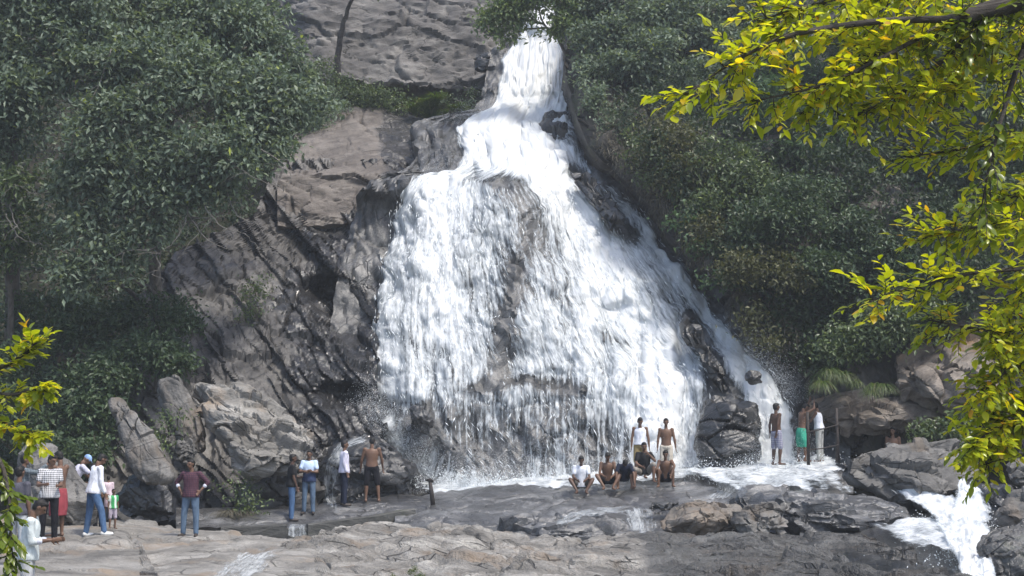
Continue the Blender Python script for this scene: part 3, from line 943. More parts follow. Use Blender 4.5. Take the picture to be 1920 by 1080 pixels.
def water_sheet(name, left, right, depth_pts, dfun, nu=60, nv=80, lift=.06, mat='foam', along='v', rough=.08, seed=0, soft=.3, fade=(True, True), cling=False):
    """white water between two banks given from upstream to downstream as (px, py, d)"""
    L = np.array(left, float)
    R = np.array(right, float)
    s = np.linspace(0, 1, nv)
    Li = np.stack([np.interp(s, np.linspace(0, 1, len(L)), L[:, k]) for k in range(3)], -1)
    Ri = np.stack([np.interp(s, np.linspace(0, 1, len(R)), R[:, k]) for k in range(3)], -1)
    u = np.linspace(0, 1, nu)[None, :, None]
    Q = Li[:, None] * (1 - u) + Ri[:, None] * u
    P = at(Q[..., 0], Q[..., 1], Q[..., 2])
    if cling:
        # lie on the rock below it
        D0 = np.full(P.shape[:2], np.nan)
        for i in range(nv):
            for j in range(nu):
                r_ = Vector(P[i, j] - np.array([0, 0, ZC]))
                h_ = BVH.ray_cast(Vector((0, 0, ZC)), r_.normalized(), 60)
                if h_[0] is not None: D0[i, j] = h_[0].y
        D0 = np.where(np.isnan(D0), P[..., 1], D0)
        for _ in range(3):
            D0 = smooth_grid(D0[..., None], 1)[..., 0]
        P = at(Q[..., 0], Q[..., 1], D0)
    N = grid_normals(P)
    U, Vv = flow_uv(P)
    n = fbm(np.stack([U * 2.0, Vv * 1.2, U * 0 + seed], -1), 4, .6, 90 + seed)
    P = P + N * (lift + rough * n)[..., None]
    o = new_mesh(name, P.reshape(-1, 3), grid_faces(nv, nu), M[mat])
    put_uv(o, U, Vv)
    uu = np.linspace(0, 1, nu)[None] + .07 * n
    ss = s[:, None]
    se = ss + .08 * n
    e = sstep(0, soft, uu) * sstep(0, soft, 1 - uu) * (sstep(0, .12, se) if fade[0] else 1) * (sstep(0, .2, 1 - se) if fade[1] else 1)
    add_attr(o.data, 'dens', dfun(uu, ss, Q) * e - (1 - e) * .5)
    tag(o, kind='structure')
    return o


# foam pool on the ledge at the right
water_sheet('foam_pool', [(1250, 878, 42.2), (1270, 892, 40.8), (1300, 905, 39.4), (1350, 920, 38.4), (1390, 940, 37.4)], [(1590, 858, 42.2), (1596, 872, 40.8), (1600, 890, 39.6), (1605, 905, 38.6), (1620, 935, 37.4)], None,
            lambda u, s, Q: .78 - .42 * s, 140, 80, .10, 'pool', rough=.07, seed=1, soft=.14)
# water along the foot of the falls behind the seated row
water_sheet('foot_pool', [(770, 915, 43), (780, 930, 41.2), (790, 948, 40.0)], [(1320, 872, 43), (1320, 886, 41.4), (1320, 902, 40.4)], None,
            lambda u, s, Q: .9 - .5 * s, 180, 40, .12, 'pool', rough=.06, seed=2, soft=.06, fade=(False, True))
# the chute at the right
water_sheet('chute', [(1640, 934, 38.3), (1690, 958, 37.0), (1735, 990, 34.8), (1755, 1030, 31.5), (1785, 1080, 27.2), (1800, 1140, 24.5)],
            [(1700, 930, 38.3), (1800, 952, 36.8), (1850, 990, 34.6), (1880, 1030, 31.2), (1872, 1080, 27.0), (1890, 1140, 24.5)], None,
            lambda u, s, Q: .42 + .5 * np.sin(np.pi * np.clip(u, 0, 1)) + 0 * s, 90, 120, .32, rough=.14, seed=3, soft=.22, fade=(True, False))
water_sheet('chute_fall', [(1786, 912, 36.8), (1778, 945, 36.2), (1765, 985, 35.0), (1760, 1030, 32.4)], [(1826, 912, 36.8), (1852, 945, 36.2), (1878, 985, 34.6), (1880, 1030, 32.2)], None,
            lambda u, s, Q: .42 + .4 * np.sin(np.pi * np.clip(u, 0, 1)) + 0 * s, 60, 70, .36, rough=.13, seed=4, soft=.3)
water_sheet('chute_side_stream', [(1630, 1000, 35.4), (1610, 1010, 34.4), (1650, 1030, 32.4), (1720, 1060, 29.5)], [(1760, 975, 35.8), (1810, 995, 34.2), (1830, 1020, 32.2), (1850, 1065, 29.0)], None,
            lambda u, s, Q: .52 + .35 * u + 0 * s, 70, 60, .24, 'pool', rough=.07, seed=5, soft=.35)
# small cascades over the wet slab
water_sheet('slab_cascade', [(1140, 955, 37.8), (1150, 972, 36.8), (1158, 990, 35.7), (1165, 1008, 35.0)], [(1240, 948, 38.0), (1244, 970, 36.8), (1242, 990, 35.7), (1238, 1008, 35.0)], None,
            lambda u, s, Q: .42 + .15 * np.cos(u * 14) + 0 * s, 60, 60, .05, mat='film', rough=.03, seed=6, cling=True)
water_sheet('slab_trickle', [(1020, 975, 37.2), (1070, 958, 37.7), (1180, 945, 38.2)], [(1050, 990, 36.4), (1110, 975, 36.9), (1230, 960, 37.5)], None,
            lambda u, s, Q: .42 + 0 * u * s, 50, 60, .05, mat='film', rough=.03, seed=7, cling=True)
water_sheet('stream_left', [(440, 1038, 31), (405, 1060, 28.6), (370, 1085, 26.2), (330, 1130, 23.0)], [(560, 1026, 31.4), (530, 1050, 28.6), (500, 1085, 26.2), (470, 1130, 23.0)], None,
            lambda u, s, Q: .40 + .2 * u + 0 * s, 60, 60, .05, mat='film', rough=.03, seed=8, fade=(True, False), cling=True)
water_sheet('boulder_trickle', [(700, 808, 41.0), (635, 828, 40.2), (604, 865, 39.9), (596, 920, 39.7), (596, 985, 39.4)], [(712, 826, 40.5), (660, 846, 39.8), (642, 880, 39.6), (640, 930, 39.5), (646, 985, 39.3)], None,
            lambda u, s, Q: .22 + .25 * np.sin(np.pi * np.clip(u, 0, 1)) + 0 * s, 50, 90, .05, mat='film', rough=.03, seed=9, cling=True)
water_sheet('slab_overflow', [(1330, 900, 39.2), (1320, 925, 37.7), (1300, 945, 37.2)], [(1420, 900, 39.2), (1415, 922, 37.9), (1385, 942, 37.3)], None,
            lambda u, s, Q: .38 + 0 * u * s, 50, 50, .05, mat='film', rough=.03, seed=10, cling=True)
# flying drops at the chute
def burst(name, spots, n, spread, parent):
    pos, fl = [], []
    for (x, y, d, w_) in spots:
        c = at(x, y, d)
        m = int(n * w_)
        q = c + rng.normal(size=(m, 3)) * np.array(spread)
        pos.append(q)
        fl.append(rng.normal(size=(m, 3)) * .5 + np.array([0, -.2, -.6]))
    pos = np.concatenate(pos); fl = np.concatenate(fl)
    o = drops_mesh(name, pos, fl, rng.uniform(.03, .10, len(pos)), rng.uniform(.015, .035, len(pos)), M['drops'])
    tag(o, kind='stuff')
    o.parent = parent
    return o
burst('splash_drops', [(x, y, d, 1) for x, y, d in ((1480, 872, 40.6), (1430, 876, 40.8), (1520, 868, 41), (1380, 888, 40.5), (1320, 884, 41), (1240, 890, 41.4), (860, 905, 41.6), (920, 905, 41.6), (820, 900, 41.6), (1000, 905, 41.8), (1100, 900, 41.8), (1790, 1000, 34.2), (1830, 1015, 33), (1810, 1040, 31), (1830, 1070, 28.5), (1800, 975, 35.6))], 260, (.6, .25, .16), fall)
def mist_drops(name, n, lines, spread, size, parent):
    pos = []
    for (p0, p1, wgt) in lines:
        m = int(n * wgt)
        t = rng.random((m, 1))
        q = at(*p0) * (1 - t) + at(*p1) * t
        up = np.abs(rng.normal(size=(m, 1))) * spread[2]
        pos.append(q + np.concatenate([rng.normal(size=(m, 1)) * spread[0], -np.abs(rng.normal(size=(m, 1))) * spread[1], up], 1))
    pos = np.concatenate(pos)
    o = drops_mesh(name, pos, rng.normal(size=pos.shape), rng.uniform(.5, 1.2, len(pos)) * size, rng.uniform(.5, 1.2, len(pos)) * size, M['drops'])
    tag(o, kind='stuff')
    o.parent = parent


mist_drops('fine_spray', 55000, [((800, 925, 41.8), (1180, 905, 41.8), .34), ((1180, 905, 41.8), (1320, 890, 41.8), .14), ((690, 760, 43.4), (800, 915, 42), .16), ((1400, 880, 41.4), (1500, 868, 41.4), .14), ((850, 235, 54), (1060, 225, 54.5), .10), ((1390, 680, 43), (1480, 760, 42.4), .08), ((800, 340, 47.6), (990, 345, 47.4), .04)], (.35, .35, .5), .016, fall)
mist_drops('chute_spray', 6000, [((1760, 1000, 34), (1850, 1020, 32.5), .5), ((1800, 1030, 31.5), (1840, 1075, 27.5), .5)], (.2, .2, .22), .012, fall)
#@@WALL
# ================================================================== WALL, POSTS, RAILING
def box_mesh(name, pts_top, height, thick, mat):
    """a low wall following points on its top edge"""
    P = [Vector(p) for p in pts_top]
    vs, fs = [], []
    for i, p in enumerate(P):
        a = P[min(i + 1, len(P) - 1)] - P[max(i - 1, 0)]
        nrm = Vector((a.y, -a.x, 0)).normalized()
        for dz, dn in ((-height, thick * .6), (-.03, thick * .5), (0, thick * .42), (0, -thick * .42), (-.03, -thick * .5), (-height, -thick * .5)):
            vs.append(p + nrm * (-dn) + Vector((0, 0, dz)))
    n = 6
    for i in range(len(P) - 1):
        for k in range(n):
            fs.append((i * n + k, i * n + (k + 1) % n, (i + 1) * n + (k + 1) % n, (i + 1) * n + k))
    fs.append(tuple(range(n))[::-1])
    fs.append(tuple((len(P) - 1) * n + k for k in range(n)))
    return new_mesh(name, np.array([list(v) for v in vs]), fs, mat, False, True)


def wall_line(pts, step=18):
    out = []
    for (x0, y0, d0), (x1, y1, d1) in zip(pts[:-1], pts[1:]):
        m = max(2, int(abs(x1 - x0) / step))
        for k in range(m):
            t = k / m
            out.append(V(x0 + (x1 - x0) * t + random.uniform(-1, 1), y0 + (y1 - y0) * t + random.uniform(-.6, .6), d0 + (d1 - d0) * t))
    out.append(V(*pts[-1]))
    return out


wl = box_mesh('low_wall', wall_line([(415, 988, 36.4), (470, 986, 36.5), (538, 983, 36.6)]), .6, .22, M['concrete'])
tag(wl, 'short stained concrete kerb wall left of the spill gap', 'wall')
wl = box_mesh('low_wall', wall_line([(534, 990, 36.62), (580, 989, 36.64)]), .5, .2, M['concrete'])
tag(wl, 'lowered notch of the kerb wall where water spills over', 'wall')
wl = box_mesh('low_wall', wall_line([(576, 982, 36.6), (640, 974, 36.9), (700, 966, 37.3), (776, 953, 38.0)]), .6, .22, M['concrete'])
tag(wl, 'long stained concrete kerb wall running from spill gap up to the wet slab', 'wall')
wl = box_mesh('low_wall', wall_line([(870, 936, 40.6), (960, 928, 40.7), (1075, 917, 40.8)]), .26, .2, M['concrete'])
tag(wl, 'low dark kerb at the foot of the falls left of the seated row', 'wall')
water_sheet('spill', [(539, 987, 36.9), (538, 992, 36.42), (536, 1012, 36.3)], [(576, 986, 36.9), (577, 992, 36.42), (580, 1012, 36.3)], None, lambda u, s, Q: .5 + 0 * u * s, 30, 30, .05, 'film', rough=.03, seed=12, soft=.12, fade=(False, True))


def tube(pts, rad, sides=7, cap=True):
    P = np.array([list(p) for p in pts], float)
    R = np.broadcast_to(np.asarray(rad, float), (len(P),))
    T = np.gradient(P, axis=0)
    T /= np.linalg.norm(T, axis=1, keepdims=True) + 1e-9
    ref = np.array([0.31, .9, .17])
    A = np.cross(T, ref); A /= np.linalg.norm(A, axis=1, keepdims=True) + 1e-9
    B = np.cross(T, A)
    th = np.linspace(0, 2 * np.pi, sides, endpoint=False)
    ring = P[:, None] + R[:, None, None] * (np.cos(th)[None, :, None] * A[:, None] + np.sin(th)[None, :, None] * B[:, None])
    n = len(P)
    a = np.arange(n - 1)[:, None] * sides
    j = np.arange(sides)[None]
    jn = (j + 1) % sides
    f = np.stack([a + j, a + jn, a + sides + jn, a + sides + j], -1).reshape(-1, 4)
    fl = [tuple(x) for x in f]
    if cap:
        fl.append(tuple(range(sides))[::-1]); fl.append(tuple((n - 1) * sides + k for k in range(sides)))
    return ring.reshape(-1, 3), fl


def join(parts):
    vs, fs, k = [], [], 0
    for v, f in parts:
        vs.append(np.asarray(v)); fs += [tuple(int(i) + k for i in q) for q in f]
        k += len(v)
    return np.concatenate(vs), fs


M['rust'] = plain_mat('rusty_iron', (.035, .028, .025), .7, .4, 20, .4)
M['post'] = plain_mat('weathered_post', (.13, .10, .075), .85, .4, 14, .5)


def part(name, geo, mat, root, smooth=True):
    o = new_mesh(name, geo[0], geo[1], mat, smooth)
    parent_keep(o, root)
    return o


rl = empty('railing', V(1540, 868, 40.2))
tag(rl, 'rusty two bar railing with thick posts right of the bathing ledge', 'railing')
part('post', tube([V(1516, 872, 40.0), V(1515, 820, 40.0), V(1514, 772, 40.0)], [.05, .042, .04], 9), M['rust'], rl)
part('post', tube([V(1571, 868, 40.4), V(1570, 820, 40.4), V(1568, 765, 40.4)], [.07, .048, .042], 9), M['rust'], rl)
part('rail', tube([V(1512, 811, 39.95), V(1535, 806, 40.1), V(1573, 796, 40.35)], .018, 7), M['rust'], rl)
part('rail', tube([V(1512, 844, 39.95), V(1540, 841, 40.1), V(1573, 834, 40.35)], .018, 7), M['rust'], rl)
po = empty('iron_post', V(811, 946, 38.8))
tag(po, 'lone leaning iron post at the foot of the falls', 'post')
part('shaft', tube([V(812, 948, 38.8), V(809, 922, 38.8), V(806, 901, 38.8)], [.07, .06, .05], 8), M['rust'], po)
part('bracket', tube([V(800, 901, 38.8), V(806, 899, 38.75), V(812, 902, 38.8)], [.03, .045, .03], 6), M['rust'], po)


# ================================================================== PLANTS
def leaf_quads(base, axis, nrm, ln, wd, bend=.12):
    """one folded leaf of four corners for each entry"""
    axis = axis / (np.linalg.norm(axis, axis=1, keepdims=True) + 1e-9)
    side = np.cross(axis, nrm)
    side /= np.linalg.norm(side, axis=1, keepdims=True) + 1e-9
    up = np.cross(side, axis)
    L, W = ln[:, None], wd[:, None]
    v0 = base
    v1 = base + axis * L * .45 + side * W * .5 + up * W * bend
    v2 = base + axis * L - up * L * .12
    v3 = base + axis * L * .45 - side * W * .5 + up * W * bend
    vs = np.stack([v0, v1, v2, v3], 1).reshape(-1, 3)
    return vs, np.arange(len(base) * 4).reshape(-1, 4)


def blob_clusters(blobs, dens, shell=.55, front=.75):
    """twig ends spread through the lumps of a crown; lumps are (px, py, rx, ry, d) or with depth radius in metres"""
    C, O = [], []
    lumps = []
    for b in blobs:
        px, py, rx, ry, d = b[:5]
        c = at(px, py, d)
        ax = rx * d / F; az = ry * d / F
        ay = .8 * (ax + az) / 2
        lumps.append((c, ax * .8, ay * .7, az * .8, .35))
        for _ in range(7 if ax > .6 else 3):
            v = rng.normal(size=3); v /= np.linalg.norm(v)
            if v[1] > 0: v[1] *= -1
            k = rng.uniform(.34, .52)
            lumps.append((c + v * np.array([ax, ay, az]) * .72, ax * k, ay * k, az * k, 1.25))
    for c, ax, ay, az, wt in lumps:
        ax = max(ax, .18); ay = max(ay, .18); az = max(az, .16)
        n = max(4, int(dens * wt * (ax * az + ax * ay + az * ay) * 4))
        v = rng.normal(size=(n, 3))
        v /= np.linalg.norm(v, axis=1, keepdims=True)
        flip = (v[:, 1] > 0) & (rng.random(n) < front)
        v[flip, 1] *= -1
        low = (v[:, 2] < -.3) & (rng.random(n) < .5)
        v[low, 2] *= -1
        r = shell + (1 - shell) * np.sqrt(rng.random(n))
        q = v * r[:, None] * np.array([ax, ay, az])
        # ragged lumps and holes
        nz = fbm((q + c) * 1.1, 3, .6, 15)
        q = q * (1 + .28 * nz)[:, None]
        keep = nz > -.38
        C.append((q + c)[keep]); O.append(v[keep])
    return np.concatenate(C), np.concatenate(O)


def crown(name, blobs, mat, dens=5.0, per=14, ln=.22, wd=.11, spread=.22, droop=.35, root=None, shell=.5, stuff=True):
    C, O = blob_clusters(blobs, dens, shell)
    n = len(C)
    c = np.repeat(C, per, 0); o_ = np.repeat(O, per, 0)
    m = n * per
    base = c + rng.normal(size=(m, 3)) * spread * np.array([1, 1, .7])
    axis = o_ * .5 + rng.normal(size=(m, 3)) * .7 + np.array([0, -.15, -droop])
    nrm = rng.normal(size=(m, 3)) * .55 + np.array([0, -.25, 1.0])
    vs, fs = leaf_quads(base, axis, nrm, ln * rng.uniform(.6, 1.3, m), wd * rng.uniform(.7, 1.3, m))
    o = new_mesh(name, vs, fs, mat, False)
    if root is not None:
        parent_keep(o, root)
    return o


def limb(p0, p1, r0, r1, sag=.1, n=9, seed=0):
    p0, p1 = Vector(p0), Vector(p1)
    L = (p1 - p0).length
    out = []
    r = random.Random(seed)
    off = Vector((r.uniform(-1, 1), r.uniform(-1, 1), r.uniform(-.3, 1))) * L * .10
    for i in range(n):
        t = i / (n - 1)
        w_ = math.sin(t * math.pi)
        j = Vector((r.uniform(-1, 1), r.uniform(-1, 1), r.uniform(-1, 1))) * L * .018
        out.append(p0.lerp(p1, t) + off * w_ + j * (1 if 0 < i < n - 1 else 0))
    return tube(out, np.linspace(r0, r1, n), 6)


def tree(name, label, trunk, blobs, leaf, bark='bark', r=.14, dens=5, per=14, ln=.22, wd=.11, spread=.22, droop=.35, cat='tree', group=None, limbs=True, twigs=None):
    root = empty(name, V(*trunk[0]))
    tag(root, label, cat, group)
    pts = [V(*t) for t in trunk]
    dense = []
    for a, b in zip(pts[:-1], pts[1:]):
        for k in range(4):
            dense.append(a.lerp(b, k / 4) + Vector((random.uniform(-1, 1), random.uniform(-1, 1), 0)) * .04)
    dense.append(pts[-1])
    part('trunk', tube(dense, np.linspace(r, r * .45, len(dense)), 8), M[bark], root)
    if limbs:
        for i, b in enumerate(blobs):
            c = V(b[0], b[1], b[4])
            s = min(dense, key=lambda p: (p - c).length + .6 * abs(p.z - c.z + .8))
            part('limb', limb(s, c, r * .45, .02, n=9, seed=i + len(name)), M[bark], root)
    o = crown('crown', blobs, M[leaf], dens, per, ln, wd, spread, droop, root)
    for tw in (twigs or []):
        q = [V(*t) for t in tw]
        qs = spline(q)
        qs = [p + Vector((random.gauss(0, .02), random.gauss(0, .02), random.gauss(0, .02))) for p in qs]
        geo = [tube(qs, np.linspace(.022, .006, len(qs)), 6)]
        for _ in range(4):
            p = qs[random.randint(len(qs) // 4, len(qs) - 1)]
            dv = Vector((random.gauss(0, 1), random.gauss(0, .5), random.gauss(-.2, .8))).normalized()
            L_ = random.uniform(.35, .9)
            q2 = [p + dv * L_ * t_ + Vector((random.gauss(0, .05), random.gauss(0, .03), -.2 * t_ * t_)) * (t_ > 0) for t_ in (0, .3, .6, 1.0)]
            geo.append(tube(spline(q2, 3), np.linspace(.011, .003, len(spline(q2, 3))), 5))
        part('bare_branch', join(geo), M['twig'], root)
    return root


def spline(q, k=6):
    q = [Vector(p) for p in q]
    if len(q) < 3: return q
    out = []
    for i in range(len(q) - 1):
        p0 = q[max(i - 1, 0)]; p1 = q[i]; p2 = q[i + 1]; p3 = q[min(i + 2, len(q) - 1)]
        for j in range(k):
            t = j / k
            out.append(.5 * ((2 * p1) + (p2 - p0) * t + (2 * p0 - 5 * p1 + 4 * p2 - p3) * t * t + (3 * p1 - p0 - 3 * p2 + p3) * t ** 3))
    out.append(q[-1])
    return out


# ---- undergrowth over the hillside (nobody could count it)
def carpet(name, regions, mat, n, ln, wd, depth, lift=(0.05, .9), clump=1.1, droop=.2, per=8, spread=.16):
    pts = []
    for poly, wgt in regions:
        q = np.array(poly, float)
        lo, hi = q.min(0), q.max(0)
        m = int(n * wgt)
        xy = lo + rng.random((m, 2)) * (hi - lo)
        ins = np.zeros(m, bool)
        j = len(q) - 1
        for i in range(len(q)):
            cond = ((q[i, 1] > xy[:, 1]) != (q[j, 1] > xy[:, 1])) & (xy[:, 0] < (q[j, 0] - q[i, 0]) * (xy[:, 1] - q[i, 1]) / (q[j, 1] - q[i, 1] + 1e-9) + q[i, 0])
            ins ^= cond
            j = i
        pts.append(xy[ins])
    xy = np.concatenate(pts)
    P0 = at(xy[:, 0], xy[:, 1], depth(xy[:, 0], xy[:, 1]))
    f1, f2, cid = worley(P0 / clump, 77)
    hgt = lift[0] + (lift[1] - lift[0]) * np.clip(1 - f1 * 1.25, 0, 1) * (.3 + .7 * (cid & 255) / 255.)
    nz = fbm(P0 * .8, 3, .6, 23)
    keep = nz > -.25
    P0 = (P0 + np.array([0, -.75, .65]) * hgt[:, None])[keep]
    m = len(P0) * per
    base = np.repeat(P0, per, 0) + rng.normal(size=(m, 3)) * spread
    axis = rng.normal(size=(m, 3)) * .8 + np.array([0, -.4, .1 - droop])
    nrm = rng.normal(size=(m, 3)) * .5 + np.array([0, -.3, 1.])
    vs, fs = leaf_quads(base, axis, nrm, ln * rng.uniform(.6, 1.3, m), wd * rng.uniform(.7, 1.3, m))
    o = new_mesh(name, vs, fs, mat, False)
    tag(o, kind='stuff')
    return o


LEFTHILL = [(-200, -150), (560, -150), (520, 120), (640, 190), (560, 240), (520, 330), (480, 420), (340, 480), (300, 560), (350, 640), (330, 700), (230, 760), (210, 900), (-200, 960)]
RIGHTHILL = [(1060, -150), (2150, -150), (2150, 610), (1850, 610), (1700, 650), (1600, 690), (1510, 740), (1430, 630), (1340, 520), (1250, 390), (1190, 300), (1110, 180)]
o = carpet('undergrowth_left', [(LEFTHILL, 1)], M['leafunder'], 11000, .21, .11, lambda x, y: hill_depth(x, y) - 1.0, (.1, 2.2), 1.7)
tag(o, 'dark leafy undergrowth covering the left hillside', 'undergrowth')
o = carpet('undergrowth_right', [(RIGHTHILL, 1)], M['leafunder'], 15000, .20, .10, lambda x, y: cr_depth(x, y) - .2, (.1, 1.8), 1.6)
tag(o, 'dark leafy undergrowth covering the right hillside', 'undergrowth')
DRYR = [(1075, 190), (1130, 130), (1230, 240), (1330, 390), (1440, 520), (1500, 620), (1480, 720), (1400, 640), (1300, 500), (1200, 370), (1130, 300)]
o = carpet('dry_grass', [(DRYR, 1)], M['leafdry'], 2600, .30, .026, lambda x, y: cr_depth(x, y) - .15, (.0, .35), .7, droop=.9, per=12, spread=.14)
tag(o, 'dry grass and hanging roots on the right cliff', 'dry grass')

# ---- left trees
tree('broadleaf_tree', 'big grey green tree filling the upper left corner', [(22, 640, 45), (24, 480, 44.5), (22, 290, 44), (60, 120, 43)],
     [(20, 70, 150, 120, 43), (150, 40, 130, 100, 43), (60, 190, 120, 80, 42.5), (-40, 250, 110, 120, 43), (190, 130, 90, 70, 42), (130, -30, 140, 80, 43.5), (-60, 100, 110, 120, 43.5)],
     'leafgrey', r=.26, dens=5.5)
tree('broadleaf_tree', 'wide grey green tree with bare drooping branches above the rock slope', [(300, 640, 45.5), (290, 480, 44.5), (300, 330, 43.5), (330, 180, 43)],
     [(300, 170, 130, 90, 42), (420, 190, 120, 90, 42.5), (510, 220, 90, 70, 43), (575, 215, 60, 45, 43.5), (240, 280, 130, 80, 41.5), (370, 290, 120, 75, 41.5), (470, 290, 80, 60, 42.5), (300, 375, 100, 55, 41.5), (400, 370, 70, 45, 42), (180, 350, 80, 60, 41.8), (180, 430, 70, 50, 41.5), (260, 440, 60, 45, 41.3), (210, 500, 55, 40, 41.2), (140, 520, 45, 35, 41.2)],
     'leafgrey', r=.22, dens=5.5,
     twigs=[[(330, 330, 41.5), (350, 380, 41), (345, 420, 40.8), (320, 460, 40.6), (280, 480, 40.5)], [(400, 360, 41.5), (395, 410, 41), (370, 440, 40.8), (330, 490, 40.6)], [(420, 330, 41.5), (440, 400, 41), (480, 420, 40.8), (505, 450, 40.7)],
            [(300, 380, 41.2), (310, 430, 41), (290, 465, 40.8), (240, 470, 40.6), (200, 490, 40.5)], [(350, 400, 41), (390, 450, 40.8), (440, 470, 40.6)], [(180, 330, 41), (178, 280, 41), (160, 250, 41)], [(290, 470, 41), (300, 500, 40.7), (285, 515, 40.6)], [(360, 250, 41), (365, 300, 40.8), (350, 370, 40.6)],
            [(400, 230, 41), (405, 270, 40.6), (430, 300, 40.5), (470, 330, 40.4), (530, 350, 40.6)], [(490, 280, 41.3), (520, 300, 41.2), (545, 330, 41.2), (530, 360, 41.2)], [(210, 90, 41), (170, 190, 40.8), (140, 230, 41)], [(380, 380, 41), (410, 420, 40.7), (460, 440, 40.5), (490, 470, 40.5)]])
tree('broadleaf_tree', 'grey green tree whose crown hides the left end of the dome', [(380, 330, 50), (390, 200, 48), (400, 60, 46.5)],
     [(300, 30, 120, 80, 45), (420, 50, 110, 90, 45), (490, 110, 80, 70, 45.5), (500, 30, 50, 60, 46), (360, 120, 100, 70, 44.5), (400, -40, 130, 70, 46), (545, 150, 40, 40, 46), (250, 80, 80, 60, 44.5)],
     'leafgrey', r=.2, dens=5.5)
tree('broadleaf_tree', 'smaller tree with twisted pale stems at the left edge', [(15, 760, 44), (20, 560, 43.5), (10, 420, 42.8)],
     [(0, 360, 70, 50, 42), (60, 420, 60, 40, 42.5), (-40, 430, 90, 60, 42.5), (20, 480, 70, 40, 43)], 'leafmid', r=.12, dens=4.5,
     twigs=[[(0, 340, 41.5), (40, 350, 41.3), (90, 380, 41.2)], [(10, 400, 41.5), (30, 440, 41.3), (60, 455, 41.2), (90, 460, 41.2)], [(20, 380, 41.5), (28, 420, 41.3), (50, 440, 41.2)]])
# shrubs below them
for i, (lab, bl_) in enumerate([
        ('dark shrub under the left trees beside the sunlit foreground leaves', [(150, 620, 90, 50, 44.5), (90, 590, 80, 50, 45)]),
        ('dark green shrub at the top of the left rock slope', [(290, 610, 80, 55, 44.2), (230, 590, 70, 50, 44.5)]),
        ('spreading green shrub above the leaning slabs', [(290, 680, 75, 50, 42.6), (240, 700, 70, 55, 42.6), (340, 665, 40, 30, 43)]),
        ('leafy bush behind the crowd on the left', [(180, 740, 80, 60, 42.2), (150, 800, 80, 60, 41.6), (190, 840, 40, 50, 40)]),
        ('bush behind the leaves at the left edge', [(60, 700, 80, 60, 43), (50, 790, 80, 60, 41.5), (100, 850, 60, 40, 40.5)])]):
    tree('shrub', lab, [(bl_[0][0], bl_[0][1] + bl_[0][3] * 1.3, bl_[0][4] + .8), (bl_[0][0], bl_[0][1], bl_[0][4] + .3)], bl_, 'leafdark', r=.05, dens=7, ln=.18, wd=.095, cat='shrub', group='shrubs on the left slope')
for lab, bl_, lf in [
        ('small shrub in a crack of the left cliff', [(480, 540, 22, 22, 46.4), (470, 580, 16, 20, 45.8)], 'leafmid'),
        ('tuft of leaves at the foot of the pale layered rock', [(440, 920, 30, 28, 38.8), (465, 955, 22, 22, 38.4)], 'leafmid'),
        ('little plant growing between the leaning slabs', [(318, 790, 18, 26, 39.4), (300, 830, 14, 20, 38.8)], 'leafmid'),
        ('shrub at the foot of the thin forked tree', [(640, 180, 55, 30, 58), (600, 150, 40, 35, 57.5), (690, 195, 35, 18, 57.5)], 'leafmid'),
        ('low shrubs along the foot of the dome left of the grass clump', [(730, 190, 40, 22, 57.5), (700, 180, 30, 20, 57.5), (760, 200, 30, 16, 57)], 'leafmid'),
        ('dark shrub under the dome beside the upper basin', [(880, 190, 26, 22, 58), (850, 185, 22, 20, 58)], 'leafdark'),
        ('leafy shrub on the corner of the brown shoulder rock', [(570, 235, 45, 40, 56), (610, 195, 40, 28, 56.5), (540, 290, 30, 30, 54)], 'leafgrey')]:
    tree('shrub', lab, [(bl_[0][0], bl_[0][1] + bl_[0][3], bl_[0][4] + .5), (bl_[0][0], bl_[0][1], bl_[0][4] + .2)], bl_, lf, r=.03, dens=9, ln=.13, wd=.065, cat='shrub')
tree('forked_tree', 'thin dark forked tree before the pale dome', [(630, 200, 57.6), (634, 110, 57.6), (640, 60, 57.6), (648, 30, 57.6), (668, -20, 57.6)], [(640, -60, 120, 40, 57), (700, -70, 80, 40, 57)], 'leafmid', 'darkbark', r=.16, dens=3)

# ---- tree leaning over the upper fall
tree('overhanging_tree', 'light green tree leaning over the lip of the fall', [(1075, 130, 54.5), (1065, 105, 54.2), (1045, 70, 54), (1020, 45, 54)],
     [(960, 20, 45, 30, 53.5), (920, 45, 25, 25, 53.5), (1010, 10, 50, 28, 53.5), (1050, 55, 35, 22, 53.5), (1080, 20, 40, 30, 54), (945, 70, 20, 14, 53.5), (1110, 60, 40, 40, 54)],
     'leaflight', 'bark', r=.09, dens=11, ln=.22, wd=.11)

